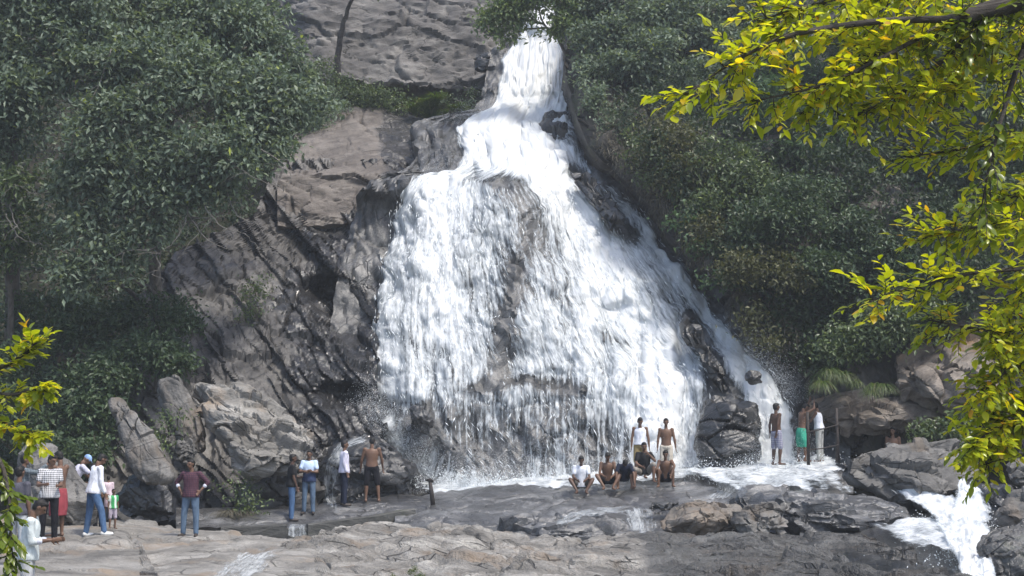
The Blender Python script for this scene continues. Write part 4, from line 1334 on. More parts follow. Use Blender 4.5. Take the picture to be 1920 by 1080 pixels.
# ---- right forest
RT = [
    ('slender_tree', 'hazy grey green tree high above the right edge of the fall', [(1200, 260, 53), (1190, 120, 53), (1180, 20, 53)], [(1120, 90, 50, 45, 52.5), (1180, 60, 70, 60, 52.5), (1170, 140, 70, 45, 51.5), (1230, 120, 70, 60, 51.5), (1150, 0, 70, 45, 53.5), (1110, 150, 35, 35, 52), (1240, 40, 60, 50, 53)], 'leafgrey', .12),
    ('slender_tree', 'dark crowned tree behind the tip of the sunlit branch', [(1390, 320, 52), (1385, 120, 52.5), (1370, 0, 53)], [(1300, 60, 70, 60, 52.5), (1380, 30, 70, 55, 53), (1340, 130, 70, 50, 51.5), (1420, 110, 60, 60, 52), (1290, -20, 80, 40, 53.5), (1300, 190, 60, 40, 50.5)], 'leafgrey', .14),
    ('feathery_tree', 'feathery leaved tree in the middle of the right forest', [(1480, 420, 48.5), (1490, 250, 48.5), (1500, 150, 49)], [(1470, 190, 60, 40, 48), (1540, 230, 70, 40, 47.5), (1500, 290, 60, 36, 47), (1440, 240, 50, 40, 48), (1580, 300, 50, 34, 47.5), (1450, 120, 60, 50, 49.5), (1550, 140, 70, 50, 49.5)], 'leaffeather', .10),
    ('slender_tree', 'shaded tree standing left of the deep forest gap', [(1655, 560, 47.5), (1655, 380, 47.5), (1652, 240, 47.5)], [(1640, 170, 80, 60, 48), (1700, 240, 70, 60, 47.5), (1650, 330, 60, 45, 46.8), (1720, 360, 60, 50, 46.8), (1620, 90, 80, 50, 49)], 'leafmid', .13),
    ('slender_tree', 'dark tree behind the yellow leaves at the right edge', [(1830, 640, 46.5), (1835, 420, 46.5), (1820, 200, 47)], [(1780, 150, 100, 80, 47.5), (1880, 250, 100, 90, 46.5), (1800, 330, 90, 70, 46), (1890, 420, 90, 80, 45.5), (1780, 440, 70, 60, 45.5), (1850, 40, 120, 80, 48.5), (1860, 540, 80, 60, 44.8)], 'leafdark', .15),
]
for nm, lab, tr, bb, lf, r_ in RT:
    tree(nm, lab, tr, bb, lf, 'bark', r=r_, dens=7, ln=.21 if lf != 'leaffeather' else .28, wd=.10 if lf != 'leaffeather' else .06, group='trees of the right forest')
for lab, bl_, lf in [
        ('bright olive shrub hanging on the right cliff edge', [(1260, 280, 55, 40, 46.6), (1290, 330, 50, 40, 46), (1230, 240, 40, 30, 47.5)], 'leafolive'),
        ('grey green bush overhanging the gully beside the upper basin', [(1120, 190, 34, 28, 50.2), (1150, 230, 34, 28, 49.4), (1110, 150, 30, 24, 51)], 'leafgrey'),
        ('light green bush overhanging the middle of the gully', [(1200, 300, 36, 28, 47.4), (1235, 340, 34, 30, 46.6), (1180, 265, 30, 22, 48)], 'leafmid'),
        ('ferny bush overhanging the gully below the olive shrub', [(1290, 420, 34, 30, 44.9), (1320, 470, 34, 28, 44.4), (1350, 520, 30, 24, 43.9)], 'leaffeather'),
        ('small bush on the cliff edge above the right stream', [(1410, 600, 36, 26, 43.2), (1450, 640, 34, 24, 42.9)], 'leafolive'),
        ('green shrub above the middle of the right cliff', [(1350, 300, 60, 45, 45.8), (1400, 350, 60, 45, 45.2), (1340, 380, 45, 35, 45)], 'leafmid'),
        ('dark bush in the fold of the right cliff', [(1440, 420, 70, 50, 44), (1500, 380, 70, 50, 44.4), (1390, 450, 45, 35, 44)], 'leafdark'),
        ('olive bush below the dark fold of the right cliff', [(1330, 440, 40, 30, 44.4), (1420, 500, 60, 40, 43.4), (1470, 530, 50, 30, 43)], 'leafolive'),
        ('shaded bush in the deep gap of the right forest', [(1560, 430, 70, 60, 43.8), (1620, 480, 70, 50, 43.4), (1540, 510, 50, 40, 43)], 'leafdark'),
        ('green bush right above the grass tufts', [(1600, 640, 50, 35, 41.8), (1660, 620, 60, 40, 41.8), (1560, 655, 40, 26, 41.8), (1730, 600, 50, 40, 42)], 'leafmid'),
        ('dark bush above the cracked brown rock', [(1720, 530, 70, 46, 42.6), (1790, 560, 60, 32, 42.4), (1680, 560, 50, 36, 42.4)], 'leafdark'),
        ('low green plant between the boulder and the brown slab', [(1760, 808, 36, 16, 40.2), (1800, 798, 36, 20, 40), (1735, 812, 14, 10, 40.4)], 'leafmid')]:
    tree('shrub', lab, [(bl_[0][0], bl_[0][1] + bl_[0][3], bl_[0][4] + .5), (bl_[0][0], bl_[0][1], bl_[0][4] + .2)], bl_, lf, r=.04, dens=8, ln=.17, wd=.085, cat='shrub')


# ---- grass tufts: separate curved blades in one mesh per tuft
def tuft(label, px, py, d, wpx, n, ln, mat='grass', fall_=1.0):
    root_p = at(px, py, d)
    w_ = wpx * d / F
    cc = np.clip(rng.normal(size=(7, 3)), -1.3, 1.3) * np.array([.38, .2, .14]) * w_
    ci_ = rng.integers(0, 7, n)
    base = root_p + cc[ci_] + rng.normal(size=(n, 3)) * .05 * w_
    ang = rng.normal(size=n) * 1.2 + (rng.random(7) - .5)[ci_]
    ln = ln * (.6 + .7 * rng.random(7))[ci_]
    out = np.stack([np.sin(ang), -np.abs(np.cos(ang)) * .8, 0 * ang], -1)
    L = ln * rng.uniform(.35, 1.3, n)
    vs = []
    side = np.stack([np.cos(ang), np.sin(ang) * .3, 0 * ang], -1) * .011 * (d / 40) ** 1.5
    for t in (0, .35, .7, 1.0):
        p = base + out * (L * t * .75)[:, None] + np.array([0, 0, 1.]) * (L * (.55 * t - fall_ * t * t))[:, None]
        ww = (1 - t) ** .6
        vs += [p - side * ww, p + side * ww]
    vs = np.stack(vs, 1).reshape(-1, 3)
    k = np.arange(n)[:, None, None] * 8
    f = (k + np.array([[0, 1, 3, 2], [2, 3, 5, 4], [4, 5, 7, 6]])[None]).reshape(-1, 4)
    o = new_mesh('grass_tuft', vs, f, M[mat], True, True)
    tag(o, label, 'grass')
    return o


tuft('large bright green grass tuft hanging over the brown slab', 1570, 708, 41.2, 70, 1000, .62)
tuft('smaller green grass tuft right of the large hanging one', 1646, 730, 41.0, 36, 500, .46)
tuft('soft green grass clump below the dome by the upper basin', 800, 205, 56.5, 70, 1100, .9, fall_=.4)
tuft('low grass at the right of the clump below the dome', 850, 212, 56.0, 40, 900, .5, fall_=.4)
tuft('dry grass fringe at the foot of the left slope', 450, 965, 38.2, 40, 900, .6, 'leafdry', .7)
tag(tuft('bright moss patch at the bottom edge of the pale slab', 760, 1080, 24.6, 60, 900, .10, fall_=.3), kind='stuff')
#@@FRONT
# ================================================================== FOREGROUND TREES
def leaf_template(curl, fold, narrow):
    """a leaf along +y with a folded midrib; (x across, y along, z up)"""
    ts = [0, .12, .38, .68, .88, 1.0]
    ws = [.0, .22, .5, .42, .2, .0]
    v, f = [], []
    for t, w_ in zip(ts, ws):
        z = -curl * t * t
        v += [(-w_ * narrow, t, z + fold * w_), (0, t, z), (w_ * narrow, t, z + fold * w_)]
    for i in range(len(ts) - 1):
        a = i * 3
        f += [(a, a + 1, a + 4, a + 3), (a + 1, a + 2, a + 5, a + 4)]
    return np.array(v, float), np.array(f)


TEMPL = [leaf_template(.15, .12, .55), leaf_template(.28, .2, .48), leaf_template(-.05, .1, .52)]


def twig_leaves(pts, n_tw, tw_len, per_tw, ln, spread_dir, r):
    """twigs with alternate leaves and a closing whorl along a branch; returns base, axis, normal, length and twig tubes"""
    P = spline(pts, 8)
    B, A, N_, L, tubes = [], [], [], [], []
    for k in range(n_tw):
        i = int((.08 + .92 * (k + r.random()) / n_tw) * (len(P) - 1))
        p = P[min(i, len(P) - 1)]
        t = (P[min(i + 1, len(P) - 1)] - P[max(i - 1, 0)]).normalized()
        d = (t * r.uniform(.3, 1.0) + Vector((r.gauss(0, .6), r.gauss(0, .6), r.gauss(0, .6))) + Vector(spread_dir)).normalized()
        ll = tw_len * r.uniform(.5, 1.2)
        q = [p]
        dd = d.copy()
        for j in range(4):
            dd = (dd + Vector((r.gauss(0, .12), r.gauss(0, .12), r.gauss(0, .12) - .03))).normalized()
            q.append(q[-1] + dd * ll / 4)
        tubes.append(tube(q, np.linspace(.006, .002, len(q)), 4, False))
        m = per_tw + r.randint(-1, 2)
        for j in range(m):
            s_ = .15 + .85 * j / max(1, m - 1)
            x = s_ * 4
            a = q[min(int(x), 3)].lerp(q[min(int(x), 3) + 1], x - min(int(x), 3))
            td = (q[min(int(x), 3) + 1] - q[min(int(x), 3)]).normalized()
            side = td.cross(Vector((0, 0, 1)))
            if side.length < .1: side = Vector((1, 0, 0))
            side.normalize()
            sg = 1 if j % 2 else -1
            ax = (td * .8 + side * sg * r.uniform(.4, 1.0) + Vector((0, 0, r.uniform(-.25, .3)))).normalized()
            B.append(a); A.append(ax)
            N_.append(Vector((r.gauss(0, .35), r.gauss(-.15, .35), 1)).normalized())
            L.append(ln * r.choice((.55, .75, .9, 1.0, 1.1, 1.25)) * (1.0 if j < m - 1 else 1.1))
    return B, A, N_, L, tubes


def foreground_tree(name, label, limbs_, leaf_specs, cat='tree', n_parts=300, seed=1):
    r = random.Random(seed)
    root = empty(name, limbs_[0][0][0])
    tag(root, label, cat)
    for pts, r0, r1, nm in limbs_:
        q = spline(pts, 6)
        part(nm, tube(q, np.linspace(r0, r1, len(q)), 8), M['darkbark'], root)
    allB = []
    tubes = []
    for pts, n_tw, tw_len, per, ln, sd, mat in leaf_specs:
        B, A, N_, L, tb = twig_leaves(pts, n_tw, tw_len, per, ln, sd, r)
        tubes += tb
        allB += [(b, a, n, l, mat) for b, a, n, l in zip(B, A, N_, L)]
    o = part('twigs', join(tubes), M['darkbark'], root)
    o['kind'] = 'stuff'
    cp = Vector((0, 0, ZC))

    def seen(e):
        b, a, n, l, m = e
        px = 960 + F * b.x / (b.y)
        v = (b - cp).normalized()
        side = a.cross(n).normalized(); nn = side.cross(a)
        inside = 1 if px < 1915 and px > 5 else .05
        return l * l * (.2 + abs(v.dot(nn))) * inside
    allB.sort(key=seen, reverse=True)
    meshes = {}
    for i, (b, a, n, l, mt) in enumerate(allB[:n_parts]):
        k = (i % len(TEMPL), mt, i // 3 % 5)
        side = a.cross(n).normalized(); up = side.cross(a)
        if k not in meshes:
            v, f = TEMPL[k[0]]
            me = bpy.data.meshes.new('leaf')
            me.from_pydata(v.tolist(), [], f.tolist())
            me.polygons.foreach_set('use_smooth', np.full(len(me.polygons), True))
            me.materials.append(M[mt + 'p'])
            meshes[k] = me
        lo = bpy.data.objects.new('leaf', meshes[k])
        COL.objects.link(lo)
        mw = Matrix(((side.x, a.x, up.x, b.x), (side.y, a.y, up.y, b.y), (side.z, a.z, up.z, b.z), (0, 0, 0, 1))) @ Matrix.Scale(l, 4)
        lo.parent = root
        lo.matrix_local = Matrix.Translation(-Vector(root.location)) @ mw
    by = {}
    for i, e in enumerate(allB[n_parts:]):
        by.setdefault(e[4], []).append((i, e))
    for mt, es in by.items():
        vs, fs, k = [], [], 0
        for i, (b, a, n, l, _) in es:
            v, f = TEMPL[i % len(TEMPL)]
            side = a.cross(n).normalized(); up = side.cross(a)
            R = np.array([list(side), list(a), list(up)]) * l
            vs.append(v @ R + np.array(list(b)))
            fs.append(f + k)
            k += len(v)
        if vs:
            o = new_mesh('foliage', np.concatenate(vs), np.concatenate(fs), M[mt])
            o['kind'] = 'stuff'
            parent_keep(o, root)
    print(name, 'leaves', len(allB))
    return root


def obj_leaf(src, name, stops, rough, trans, tcol):
    """the same leaf colours, varied from object to object"""
    m = leaf_mat(name, stops, rough, trans, tcol, .5)
    t = m.node_tree
    oi = t.nodes.new('ShaderNodeObjectInfo')
    for l in list(t.links):
        if l.from_socket.name == 'Random Per Island':
            t.links.new(oi.outputs['Random'], l.to_socket)
    return m


M['leafsunp'] = obj_leaf('leafsun', 'yellow_green_single_leaf', [(0, (.17, .23, .016)), (.4, (.32, .38, .022)), (.8, (.45, .47, .026)), (.95, (.52, .46, .025)), (1, (.54, .30, .02))], .28, .5, (2.0, 1.85, .4))
M['leafsun2p'] = obj_leaf('leafsun2', 'shaded_green_single_leaf', [(0, (.07, .11, .012)), (.6, (.14, .19, .016)), (1, (.22, .25, .02))], .3, .4, (1.7, 1.6, .5))  # same darker colours, with the shade of the hanging leaves painted in


def br(*pts):
    return [V(*p) for p in pts]


b_main = br((2080, -60, 12.6), (1920, 0, 12.4), (1840, 22, 12.3), (1780, 42, 12.2))
b1 = br((1800, 36, 12.2), (1650, 40, 12), (1500, 62, 11.8), (1420, 92, 11.7), (1350, 132, 11.6), (1285, 180, 11.5))
b1b = br((1800, -20, 12.6), (1650, -10, 12.4), (1520, 10, 12.2), (1420, 40, 12.0))
b2 = br((1760, 50, 12.3), (1650, 110, 12.1), (1540, 160, 12), (1410, 190, 11.9))
b3 = br((1850, 30, 12.6), (1760, 120, 12.5), (1680, 180, 12.4), (1580, 225, 12.3))
b3b = br((1700, 40, 12.4), (1620, 120, 12.3), (1500, 215, 12.2))
b4 = br((1930, 60, 12.6), (1890, 180, 12.5), (1860, 290, 12.4), (1840, 390, 12.4))
b5 = br((1990, 240, 13), (1860, 270, 12.9), (1700, 295, 12.7))
b6 = br((1990, 400, 13), (1860, 420, 12.8), (1735, 445, 12.6))
b7 = br((2000, 500, 13), (1840, 510, 12.7), (1720, 535, 12.4), (1632, 565, 12.2))
b8 = br((2000, 600, 13.2), (1880, 620, 13), (1740, 600, 12.8))
b9 = br((2000, 660, 13.4), (1900, 690, 13.2), (1830, 740, 13))
b10 = br((2000, 760, 13.4), (1890, 790, 13.2), (1815, 840, 13))
b11 = br((2000, 330, 13.4), (1930, 360, 13.4), (1860, 380, 13.4))
b12 = br((2000, 840, 13.6), (1900, 800, 13.4), (1840, 880, 13.2))
b13 = br((1930, 40, 12.8), (1820, 110, 12.7), (1740, 190, 12.6))
b14 = br((1760, -40, 12.8), (1640, 50, 12.6), (1560, 130, 12.5))
b15 = br((1990, 440, 13.3), (1900, 560, 13.2), (1860, 660, 13.1))
b16 = br((1940, 0, 12.9), (1900, 120, 12.9), (1790, 60, 12.8), (1700, 80, 12.7))
b18 = br((1960, 100, 13.4), (1860, 180, 13.3), (1760, 210, 13.2), (1690, 190, 13.1))
b19 = br((1980, -30, 13.4), (1850, 40, 13.3), (1700, 10, 13.2), (1560, 40, 13.1))
b20 = br((2000, 560, 13.8), (1930, 600, 13.7), (1880, 720, 13.6), (1850, 800, 13.5))
b17 = br((2000, 700, 13.5), (1920, 760, 13.4), (1860, 830, 13.3))
trunk = br((2330, 1500, 13.5), (2310, 800, 13.4), (2260, 300, 13.2), (2150, -20, 12.8), (2080, -60, 12.6))
S, S2 = 'leafsun', 'leafsun2'
foreground_tree('sunlit_tree', 'sunlit yellow green leafy branches in the near right foreground',
    [(trunk, .22, .10, 'trunk'), (b_main, .10, .07, 'limb'), (b1, .035, .006, 'branch'), (b1b, .03, .006, 'branch'), (b2, .025, .006, 'branch'), (b3, .03, .006, 'branch'), (b3b, .02, .005, 'branch'), (b4, .03, .006, 'branch'),
     (b5, .025, .005, 'branch'), (b6, .025, .005, 'branch'), (b7, .025, .005, 'branch'), (b8, .025, .005, 'branch'), (b9, .025, .005, 'branch'), (b10, .025, .005, 'branch'), (b11, .02, .005, 'branch'), (b12, .02, .005, 'branch')] +
    [(br((2270, 350 + 0 * i, 13.2), (2150, 300 + i * 90, 13.2), (2000, y, 13.2)), .05, .025, 'branch') for i, y in enumerate((240, 330, 400, 500, 600, 660, 760, 840))],
    [(b1, 67, .38, 8, .106, (0, 0, -.1), S), (b1b, 91, .42, 8, .106, (0, 0, -.2), S), (b2, 59, .36, 8, .102, (0, 0, -.2), S), (b3, 81, .4, 8, .102, (0, 0, -.2), S), (b3b, 54, .35, 8, .102, (0, 0, -.2), S), (b4, 22, .55, 8, .106, (0, 0, -.25), S2),
     (b5, 58, .36, 8, .102, (0, 0, 0), S), (b6, 69, .38, 8, .102, (0, 0, 0), S), (b7, 50, .36, 8, .102, (0, 0, -.1), S), (b8, 58, .36, 8, .098, (0, 0, 0), S), (b9, 69, .34, 9, .095, (0, 0, -.2), S), (b10, 81, .34, 9, .095, (0, 0, -.1), S),
     (b11, 54, .4, 8, .102, (0, 0, -.1), S), (b12, 58, .34, 8, .095, (0, 0, -.1), S), (b_main, 58, .5, 8, .106, (0, 0, -.2), S2), (b13, 48, .4, 8, .102, (0, 0, -.1), S), (b14, 48, .4, 8, .102, (0, 0, 0), S), (b15, 75, .4, 8, .098, (0, 0, 0), S), (b16, 48, .4, 8, .102, (0, 0, 0), S), (b18, 39, .4, 8, .102, (0, 0, 0), S), (b19, 45, .4, 8, .102, (0, 0, 0), S), (b20, 60, .4, 8, .098, (0, 0, 0), S), (b17, 66, .36, 8, .095, (0, 0, 0), S)], seed=3)

c0 = br((-330, 1500, 15), (-300, 1000, 14.6), (-220, 800, 14.4), (-100, 720, 14.2))
c1 = br((-100, 720, 14.2), (0, 690, 14), (50, 660, 13.9), (62, 645, 13.8))
c2 = br((-100, 720, 14.2), (10, 740, 14), (60, 730, 13.9), (85, 722, 13.8))
c3 = br((-100, 740, 14.2), (0, 790, 14), (40, 810, 13.9), (62, 815, 13.8))
c4 = br((-100, 760, 14.2), (-10, 850, 13.8), (15, 920, 13.6), (20, 1000, 13.5), (25, 1060, 13.5))
c5 = br((-120, 800, 14.2), (-30, 900, 13.8), (-10, 1000, 13.6))
foreground_tree('sunlit_sapling', 'bright green leafy sapling in the near left foreground',
    [(c0, .09, .05, 'trunk'), (c1, .03, .005, 'branch'), (c2, .03, .005, 'branch'), (c3, .03, .005, 'branch'), (c4, .03, .005, 'branch'), (c5, .03, .005, 'branch')],
    [(c1, 39, .20, 8, .10, (0, 0, .2), S), (c2, 39, .20, 8, .098, (0, 0, 0), S), (c3, 36, .20, 8, .098, (0, 0, -.1), S), (c4, 42, .20, 8, .098, (0, 0, -.3), S2), (c5, 21, .26, 8, .098, (0, 0, -.3), S2)], seed=9)
#@@PEOPLE
# ================================================================== PEOPLE
def ell(c, r, axes=None, nu=12, nv=8):
    """ellipsoid; axes are three unit vectors"""
    th = np.linspace(0, 2 * np.pi, nu, endpoint=False)
    ph = np.linspace(0.001, np.pi - .001, nv)
    q = np.stack([np.outer(np.sin(ph), np.cos(th)), np.outer(np.sin(ph), np.sin(th)), np.outer(np.cos(ph), np.ones(nu))], -1).reshape(-1, 3) * np.array(r)
    if axes is not None:
        q = q @ np.array([list(a) for a in axes])
    q = q + np.array(list(c))
    f = []
    for i in range(nv - 1):
        for j in range(nu):
            f.append((i * nu + j, (i + 1) * nu + j, (i + 1) * nu + (j + 1) % nu, i * nu + (j + 1) % nu))
    f.append(tuple(range(nu))); f.append(tuple(range((nv - 1) * nu, nv * nu))[::-1])
    return q, f


def loft(secs, nu=16):
    """closed body through elliptic sections (centre, right vector*half width, forward vector*half depth)"""
    th = np.linspace(0, 2 * np.pi, nu, endpoint=False)
    vs = np.concatenate([np.array(list(c))[None] + np.cos(th)[:, None] * np.array(list(a))[None] + np.sin(th)[:, None] * np.array(list(b))[None] for c, a, b in secs])
    f = []
    for i in range(len(secs) - 1):
        for j in range(nu):
            f.append((i * nu + j, i * nu + (j + 1) % nu, (i + 1) * nu + (j + 1) % nu, (i + 1) * nu + j))
    f.append(tuple(range(nu))[::-1]); f.append(tuple(range((len(secs) - 1) * nu, len(secs) * nu)))
    return vs, f


def cap(a, b, ra, rb, n=5, bulge=0.0, bpos=.35):
    """tapering limb with round ends"""
    a, b = Vector(a), Vector(b)
    t = (b - a); L = t.length; t.normalize()
    s = t.cross(Vector((.3, .8, .2)))
    if s.length < .05: s = t.cross(Vector((1, 0, 0)))
    s.normalize(); u = s.cross(t)
    secs = []
    for k, sh in ((0, .15), (1, .7)):
        secs.append((a - t * ra * math.cos(sh) * .9, s * ra * math.sin(sh), u * ra * math.sin(sh)))
    for i in range(n):
        x = i / (n - 1)
        r = ra + (rb - ra) * x + bulge * math.exp(-((x - bpos) / .22) ** 2)
        secs.append((a + t * L * x, s * r, u * r))
    for sh in (.7, .15):
        secs.append((b + t * rb * math.cos(sh) * .9, s * rb * math.sin(sh), u * rb * math.sin(sh)))
    return loft(secs, 10)


_tmp_n = [0]


def fuse(name, prims, mat, voxel=.014, ratio=.4, smooth_it=2):
    """merge overlapping forms into one continuous skin"""
    v, f = join(prims)
    me = bpy.data.meshes.new(name)
    me.from_pydata(v.tolist(), [], f)
    me.update()
    o = bpy.data.objects.new(name, me)
    COL.objects.link(o)
    r = o.modifiers.new('r', 'REMESH'); r.mode = 'VOXEL'; r.voxel_size = voxel
    if smooth_it:
        q = o.modifiers.new('s', 'SMOOTH'); q.factor = .5; q.iterations = smooth_it
    d = o.modifiers.new('d', 'DECIMATE'); d.ratio = ratio
    dg = bpy.context.evaluated_depsgraph_get()
    me2 = bpy.data.meshes.new_from_object(o.evaluated_get(dg))
    o.modifiers.clear()
    o.data = me2
    bpy.data.meshes.remove(me)
    me2.name = name
    me2.materials.clear()
    me2.materials.append(mat)
    me2.polygons.foreach_set('use_smooth', np.full(len(me2.polygons), True))
    return o


def dirv(v):
    return Vector(v).normalized()


def ground_z(p, up=.7):
    h = BVH.ray_cast(Vector((p.x, p.y, p.z + up)), Vector((0, 0, -1)), up + .8)
    return h[0].z if h[0] is not None else None


CM = {}


def cloth(col, rough=.85, pattern=None, col2=None, scale=1.0):
    key = (tuple(col), pattern, tuple(col2) if col2 else None, scale)
    if key in CM: return CM[key]
    m, t, b = nt('cloth_%d' % len(CM))
    tc = t.nodes.new('ShaderNodeTexCoord')
    P = tc.outputs['Object']
    n = tex(t, 'ShaderNodeTexNoise', mapping(t, P, scale=(1, 1, .5)), Scale=9, Detail=3, Roughness=.6)
    c = mixc(t, 1.0, (*col, 1), ramp_from(t, n.outputs[0], [(.3, .72), (.7, 1.15)]), 'MULTIPLY')
    sx = t.nodes.new('ShaderNodeSeparateXYZ')
    t.links.new(P, sx.inputs[0])
    if pattern in ('check', 'stripe', 'vstripe'):
        def band(s, fr, lo, w_):
            x = math_n(t, 'FRACT', math_n(t, 'MULTIPLY', s, fr))
            return math_n(t, 'LESS_THAN', x, w_)
        h = band(sx.outputs[2], 16 * scale, 0, .42)
        vtx = band(math_n(t, 'ADD', sx.outputs[0], sx.outputs[1]), 16 * scale, 0, .42)
        f = h if pattern == 'stripe' else vtx if pattern == 'vstripe' else math_n(t, 'MULTIPLY', math_n(t, 'ADD', h, vtx), .5)
        c = mixc(t, f, c, col2)
    elif pattern == 'yoke':           # pale upper chest, coloured below
        f = ramp_from(t, sx.outputs[2], [(.0, 0.0), (1.0, 1.0)])
        g = math_n(t, 'GREATER_THAN', sx.outputs[2], scale)
        c = mixc(t, g, c, col2)
    t.links.new(c, b.inputs['Base Color'])
    b.inputs['Roughness'].default_value = rough
    b.inputs['Specular IOR Level'].default_value = .2
    bm = t.nodes.new('ShaderNodeBump')
    bm.inputs['Strength'].default_value = .7
    bm.inputs['Distance'].default_value = .05
    t.links.new(n.outputs[0], bm.inputs['Height'])
    t.links.new(bm.outputs[0], b.inputs['Normal'])
    CM[key] = m
    return m


M['skin'] = plain_mat('brown_skin', (.135, .075, .048), .5, .12, 12, .1)
M['skind'] = plain_mat('dark_brown_skin', (.085, .046, .03), .5, .12, 12, .1)
M['skinl'] = plain_mat('light_brown_skin', (.19, .105, .066), .5, .12, 12, .1)
M['hair'] = plain_mat('black_hair', (.006, .005, .0045), .6, .3, 40, .4)
M['eye'] = plain_mat('dark_eye', (.02, .015, .012), .2, .1)
M['shoe'] = plain_mat('dark_shoe', (.04, .032, .028), .6, .3)
M['whiteshoe'] = plain_mat('white_shoe', (.72, .72, .70), .6, .1)

STAND = dict(R=((.12, .02, -1), (.06, .12, -1)), L=((-.12, .02, -1), (-.06, .12, -1)), RL=((.05, .02, -1), (.02, -.03, -1)), LL=((-.05, .02, -1), (-.02, -.03, -1)))
EYE = None


def person(label, px, py, d, h=1.70, face=180, pose=None, top=None, bottom=None, skin='skin', lean=0, side=0, head=(0, 0), hair=True, hat=None, shoe=None, sleeve='short', bot='long', snap=True, fat=1.0, towel=None, low=None):
    """h height in metres; face: compass of the front (0 away from the camera, 180 to it, -90 right, 90 left);
    pose: upper and lower limb directions in the body's own frame (x right, y forward, z up)"""
    global EYE
    s = h / 1.70
    ps = dict(STAND); ps.update(pose or {})
    fw = fat
    hip = Vector((0, 0, .92)) * s
    # torso frame
    a = math.radians(lean); b = math.radians(side)
    up = Vector((math.sin(b), math.sin(a), math.cos(a) * math.cos(b))).normalized()
    rt = Vector((math.cos(b), 0, -math.sin(b))).normalized()
    fwd = up.cross(rt).normalized()
    rt = fwd.cross(up).normalized()
    J = {}
    J['pel'] = hip
    J['waist'] = hip + up * .16 * s
    J['chest'] = hip + up * .36 * s
    J['neck'] = hip + up * .53 * s
    for sg, k in ((1, 'R'), (-1, 'L')):
        J['sh' + k] = hip + up * .485 * s + rt * sg * .175 * s * fw
        J['el' + k] = J['sh' + k] + dirv(ps[k][0]) * .285 * s
        J['wr' + k] = J['el' + k] + dirv(ps[k][1]) * .25 * s
        J['hp' + k] = hip + rt * sg * .095 * s - up * .02 * s
        J['kn' + k] = J['hp' + k] + dirv(ps[k + 'L'][0]) * .43 * s
        J['an' + k] = J['kn' + k] + dirv(ps[k + 'L'][1]) * .41 * s
    # head frame
    hy, hp_ = math.radians(head[0]), math.radians(head[1])
    hup = (up * .6 + Vector((0, 0, .4))).normalized()
    hf = (fwd * math.cos(hy) + rt * math.sin(hy))
    hf = (hf - hup * hf.dot(hup)).normalized()
    hr = hf.cross(hup).normalized()
    hup2 = (hup * math.cos(hp_) + hf * math.sin(hp_)).normalized()
    hf2 = (hf * math.cos(hp_) - hup * math.sin(hp_)).normalized()
    hc = J['neck'] + hup * .055 * s + hup2 * .125 * s + hf2 * .02 * s
    ax = (hr, hf2, hup2)
    prims = []
    tor = lambda g=0.0, z0=-.06, z1=.53, fl=0.0: [
        (hip + up * zz * s, rt * (wx * fw + g + fl * max(0, .3 - zz)) * s, fwd * (wy * fw + g + fl * max(0, .3 - zz)) * s)
        for zz, wx, wy in ((-.08, .12, .09), (-.05, .155, .108), (.02, .165, .112), (.10, .150, .105), (.18, .142, .10), (.28, .158, .108), (.38, .172, .112), (.45, .165, .098), (.50, .12, .075), (.535, .065, .055)) if z0 <= zz <= z1]
    prims.append(loft(tor()))
    prims.append(cap(J['neck'] - hup * .05 * s, J['neck'] + hup * .09 * s, .056 * s, .050 * s))
    # head with face
    prims.append(ell(hc + hup2 * .02 * s - hf2 * .008 * s, (.074 * s, .094 * s, .095 * s), ax))
    prims.append(ell(hc - hup2 * .045 * s + hf2 * .018 * s, (.056 * s, .066 * s, .068 * s), ax))
    prims.append(cap(hc + hf2 * .088 * s + hup2 * .012 * s, hc + hf2 * .108 * s - hup2 * .022 * s, .010 * s, .015 * s))
    prims.append(cap(hc + hf2 * .076 * s + hup2 * .028 * s + hr * .035 * s, hc + hf2 * .076 * s + hup2 * .028 * s - hr * .035 * s, .014 * s, .014 * s))
    prims.append(cap(hc + hf2 * .078 * s - hup2 * .050 * s + hr * .018 * s, hc + hf2 * .078 * s - hup2 * .050 * s - hr * .018 * s, .011 * s, .011 * s))
    for sg in (1, -1):
        prims.append(ell(hc + hr * sg * .075 * s - hf2 * .005 * s - hup2 * .005 * s, (.012 * s, .02 * s, .032 * s), ax, 8, 6))
    hands = {}
    for sg, k in ((1, 'R'), (-1, 'L')):
        sh, el, wr = J['sh' + k], J['el' + k], J['wr' + k]
        prims.append(ell(sh, (.062 * s * fw, .06 * s, .062 * s)))
        prims.append(cap(sh, el, .050 * s * fw, .038 * s, bulge=.004 * s))
        prims.append(cap(el, wr, .040 * s, .026 * s, bulge=.006 * s, bpos=.25))
        fd = (wr - el).normalized()
        pn = fd.cross(Vector((0, 0, 1)))
        if pn.length < .2: pn = fd.cross(fwd)
        pn.normalize()
        pw = fd.cross(pn).normalized()
        if pw.dot(fwd) < 0: pw = -pw
        pn = pw.cross(fd).normalized() * (1 if sg > 0 else -1)
        prims.append(ell(wr + fd * .05 * s, (.052 * s, .040 * s, .016 * s), (fd, pw, pn), 10, 6))
        for i, (o_, ln_) in enumerate(((-.030, .062), (-.010, .076), (.011, .080), (.031, .070))):
            p0 = wr + fd * .085 * s + pw * o_ * s
            p1 = p0 + fd * ln_ * .55 * s - pn * .008 * s
            p2 = p1 + (fd * .75 - pn * .65).normalized() * ln_ * .5 * s
            prims.append(cap(p0, p1, .0095 * s, .009 * s, 3)); prims.append(cap(p1, p2, .009 * s, .0075 * s, 3))
        t0 = wr + fd * .03 * s + pw * .032 * s
        t1 = t0 + (fd * .6 + pw * .8).normalized() * .04 * s
        prims.append(cap(t0, t1, .012 * s, .011 * s, 3)); prims.append(cap(t1, t1 + (fd * .9 + pw * .3 - pn * .3).normalized() * .035 * s, .011 * s, .009 * s, 3))
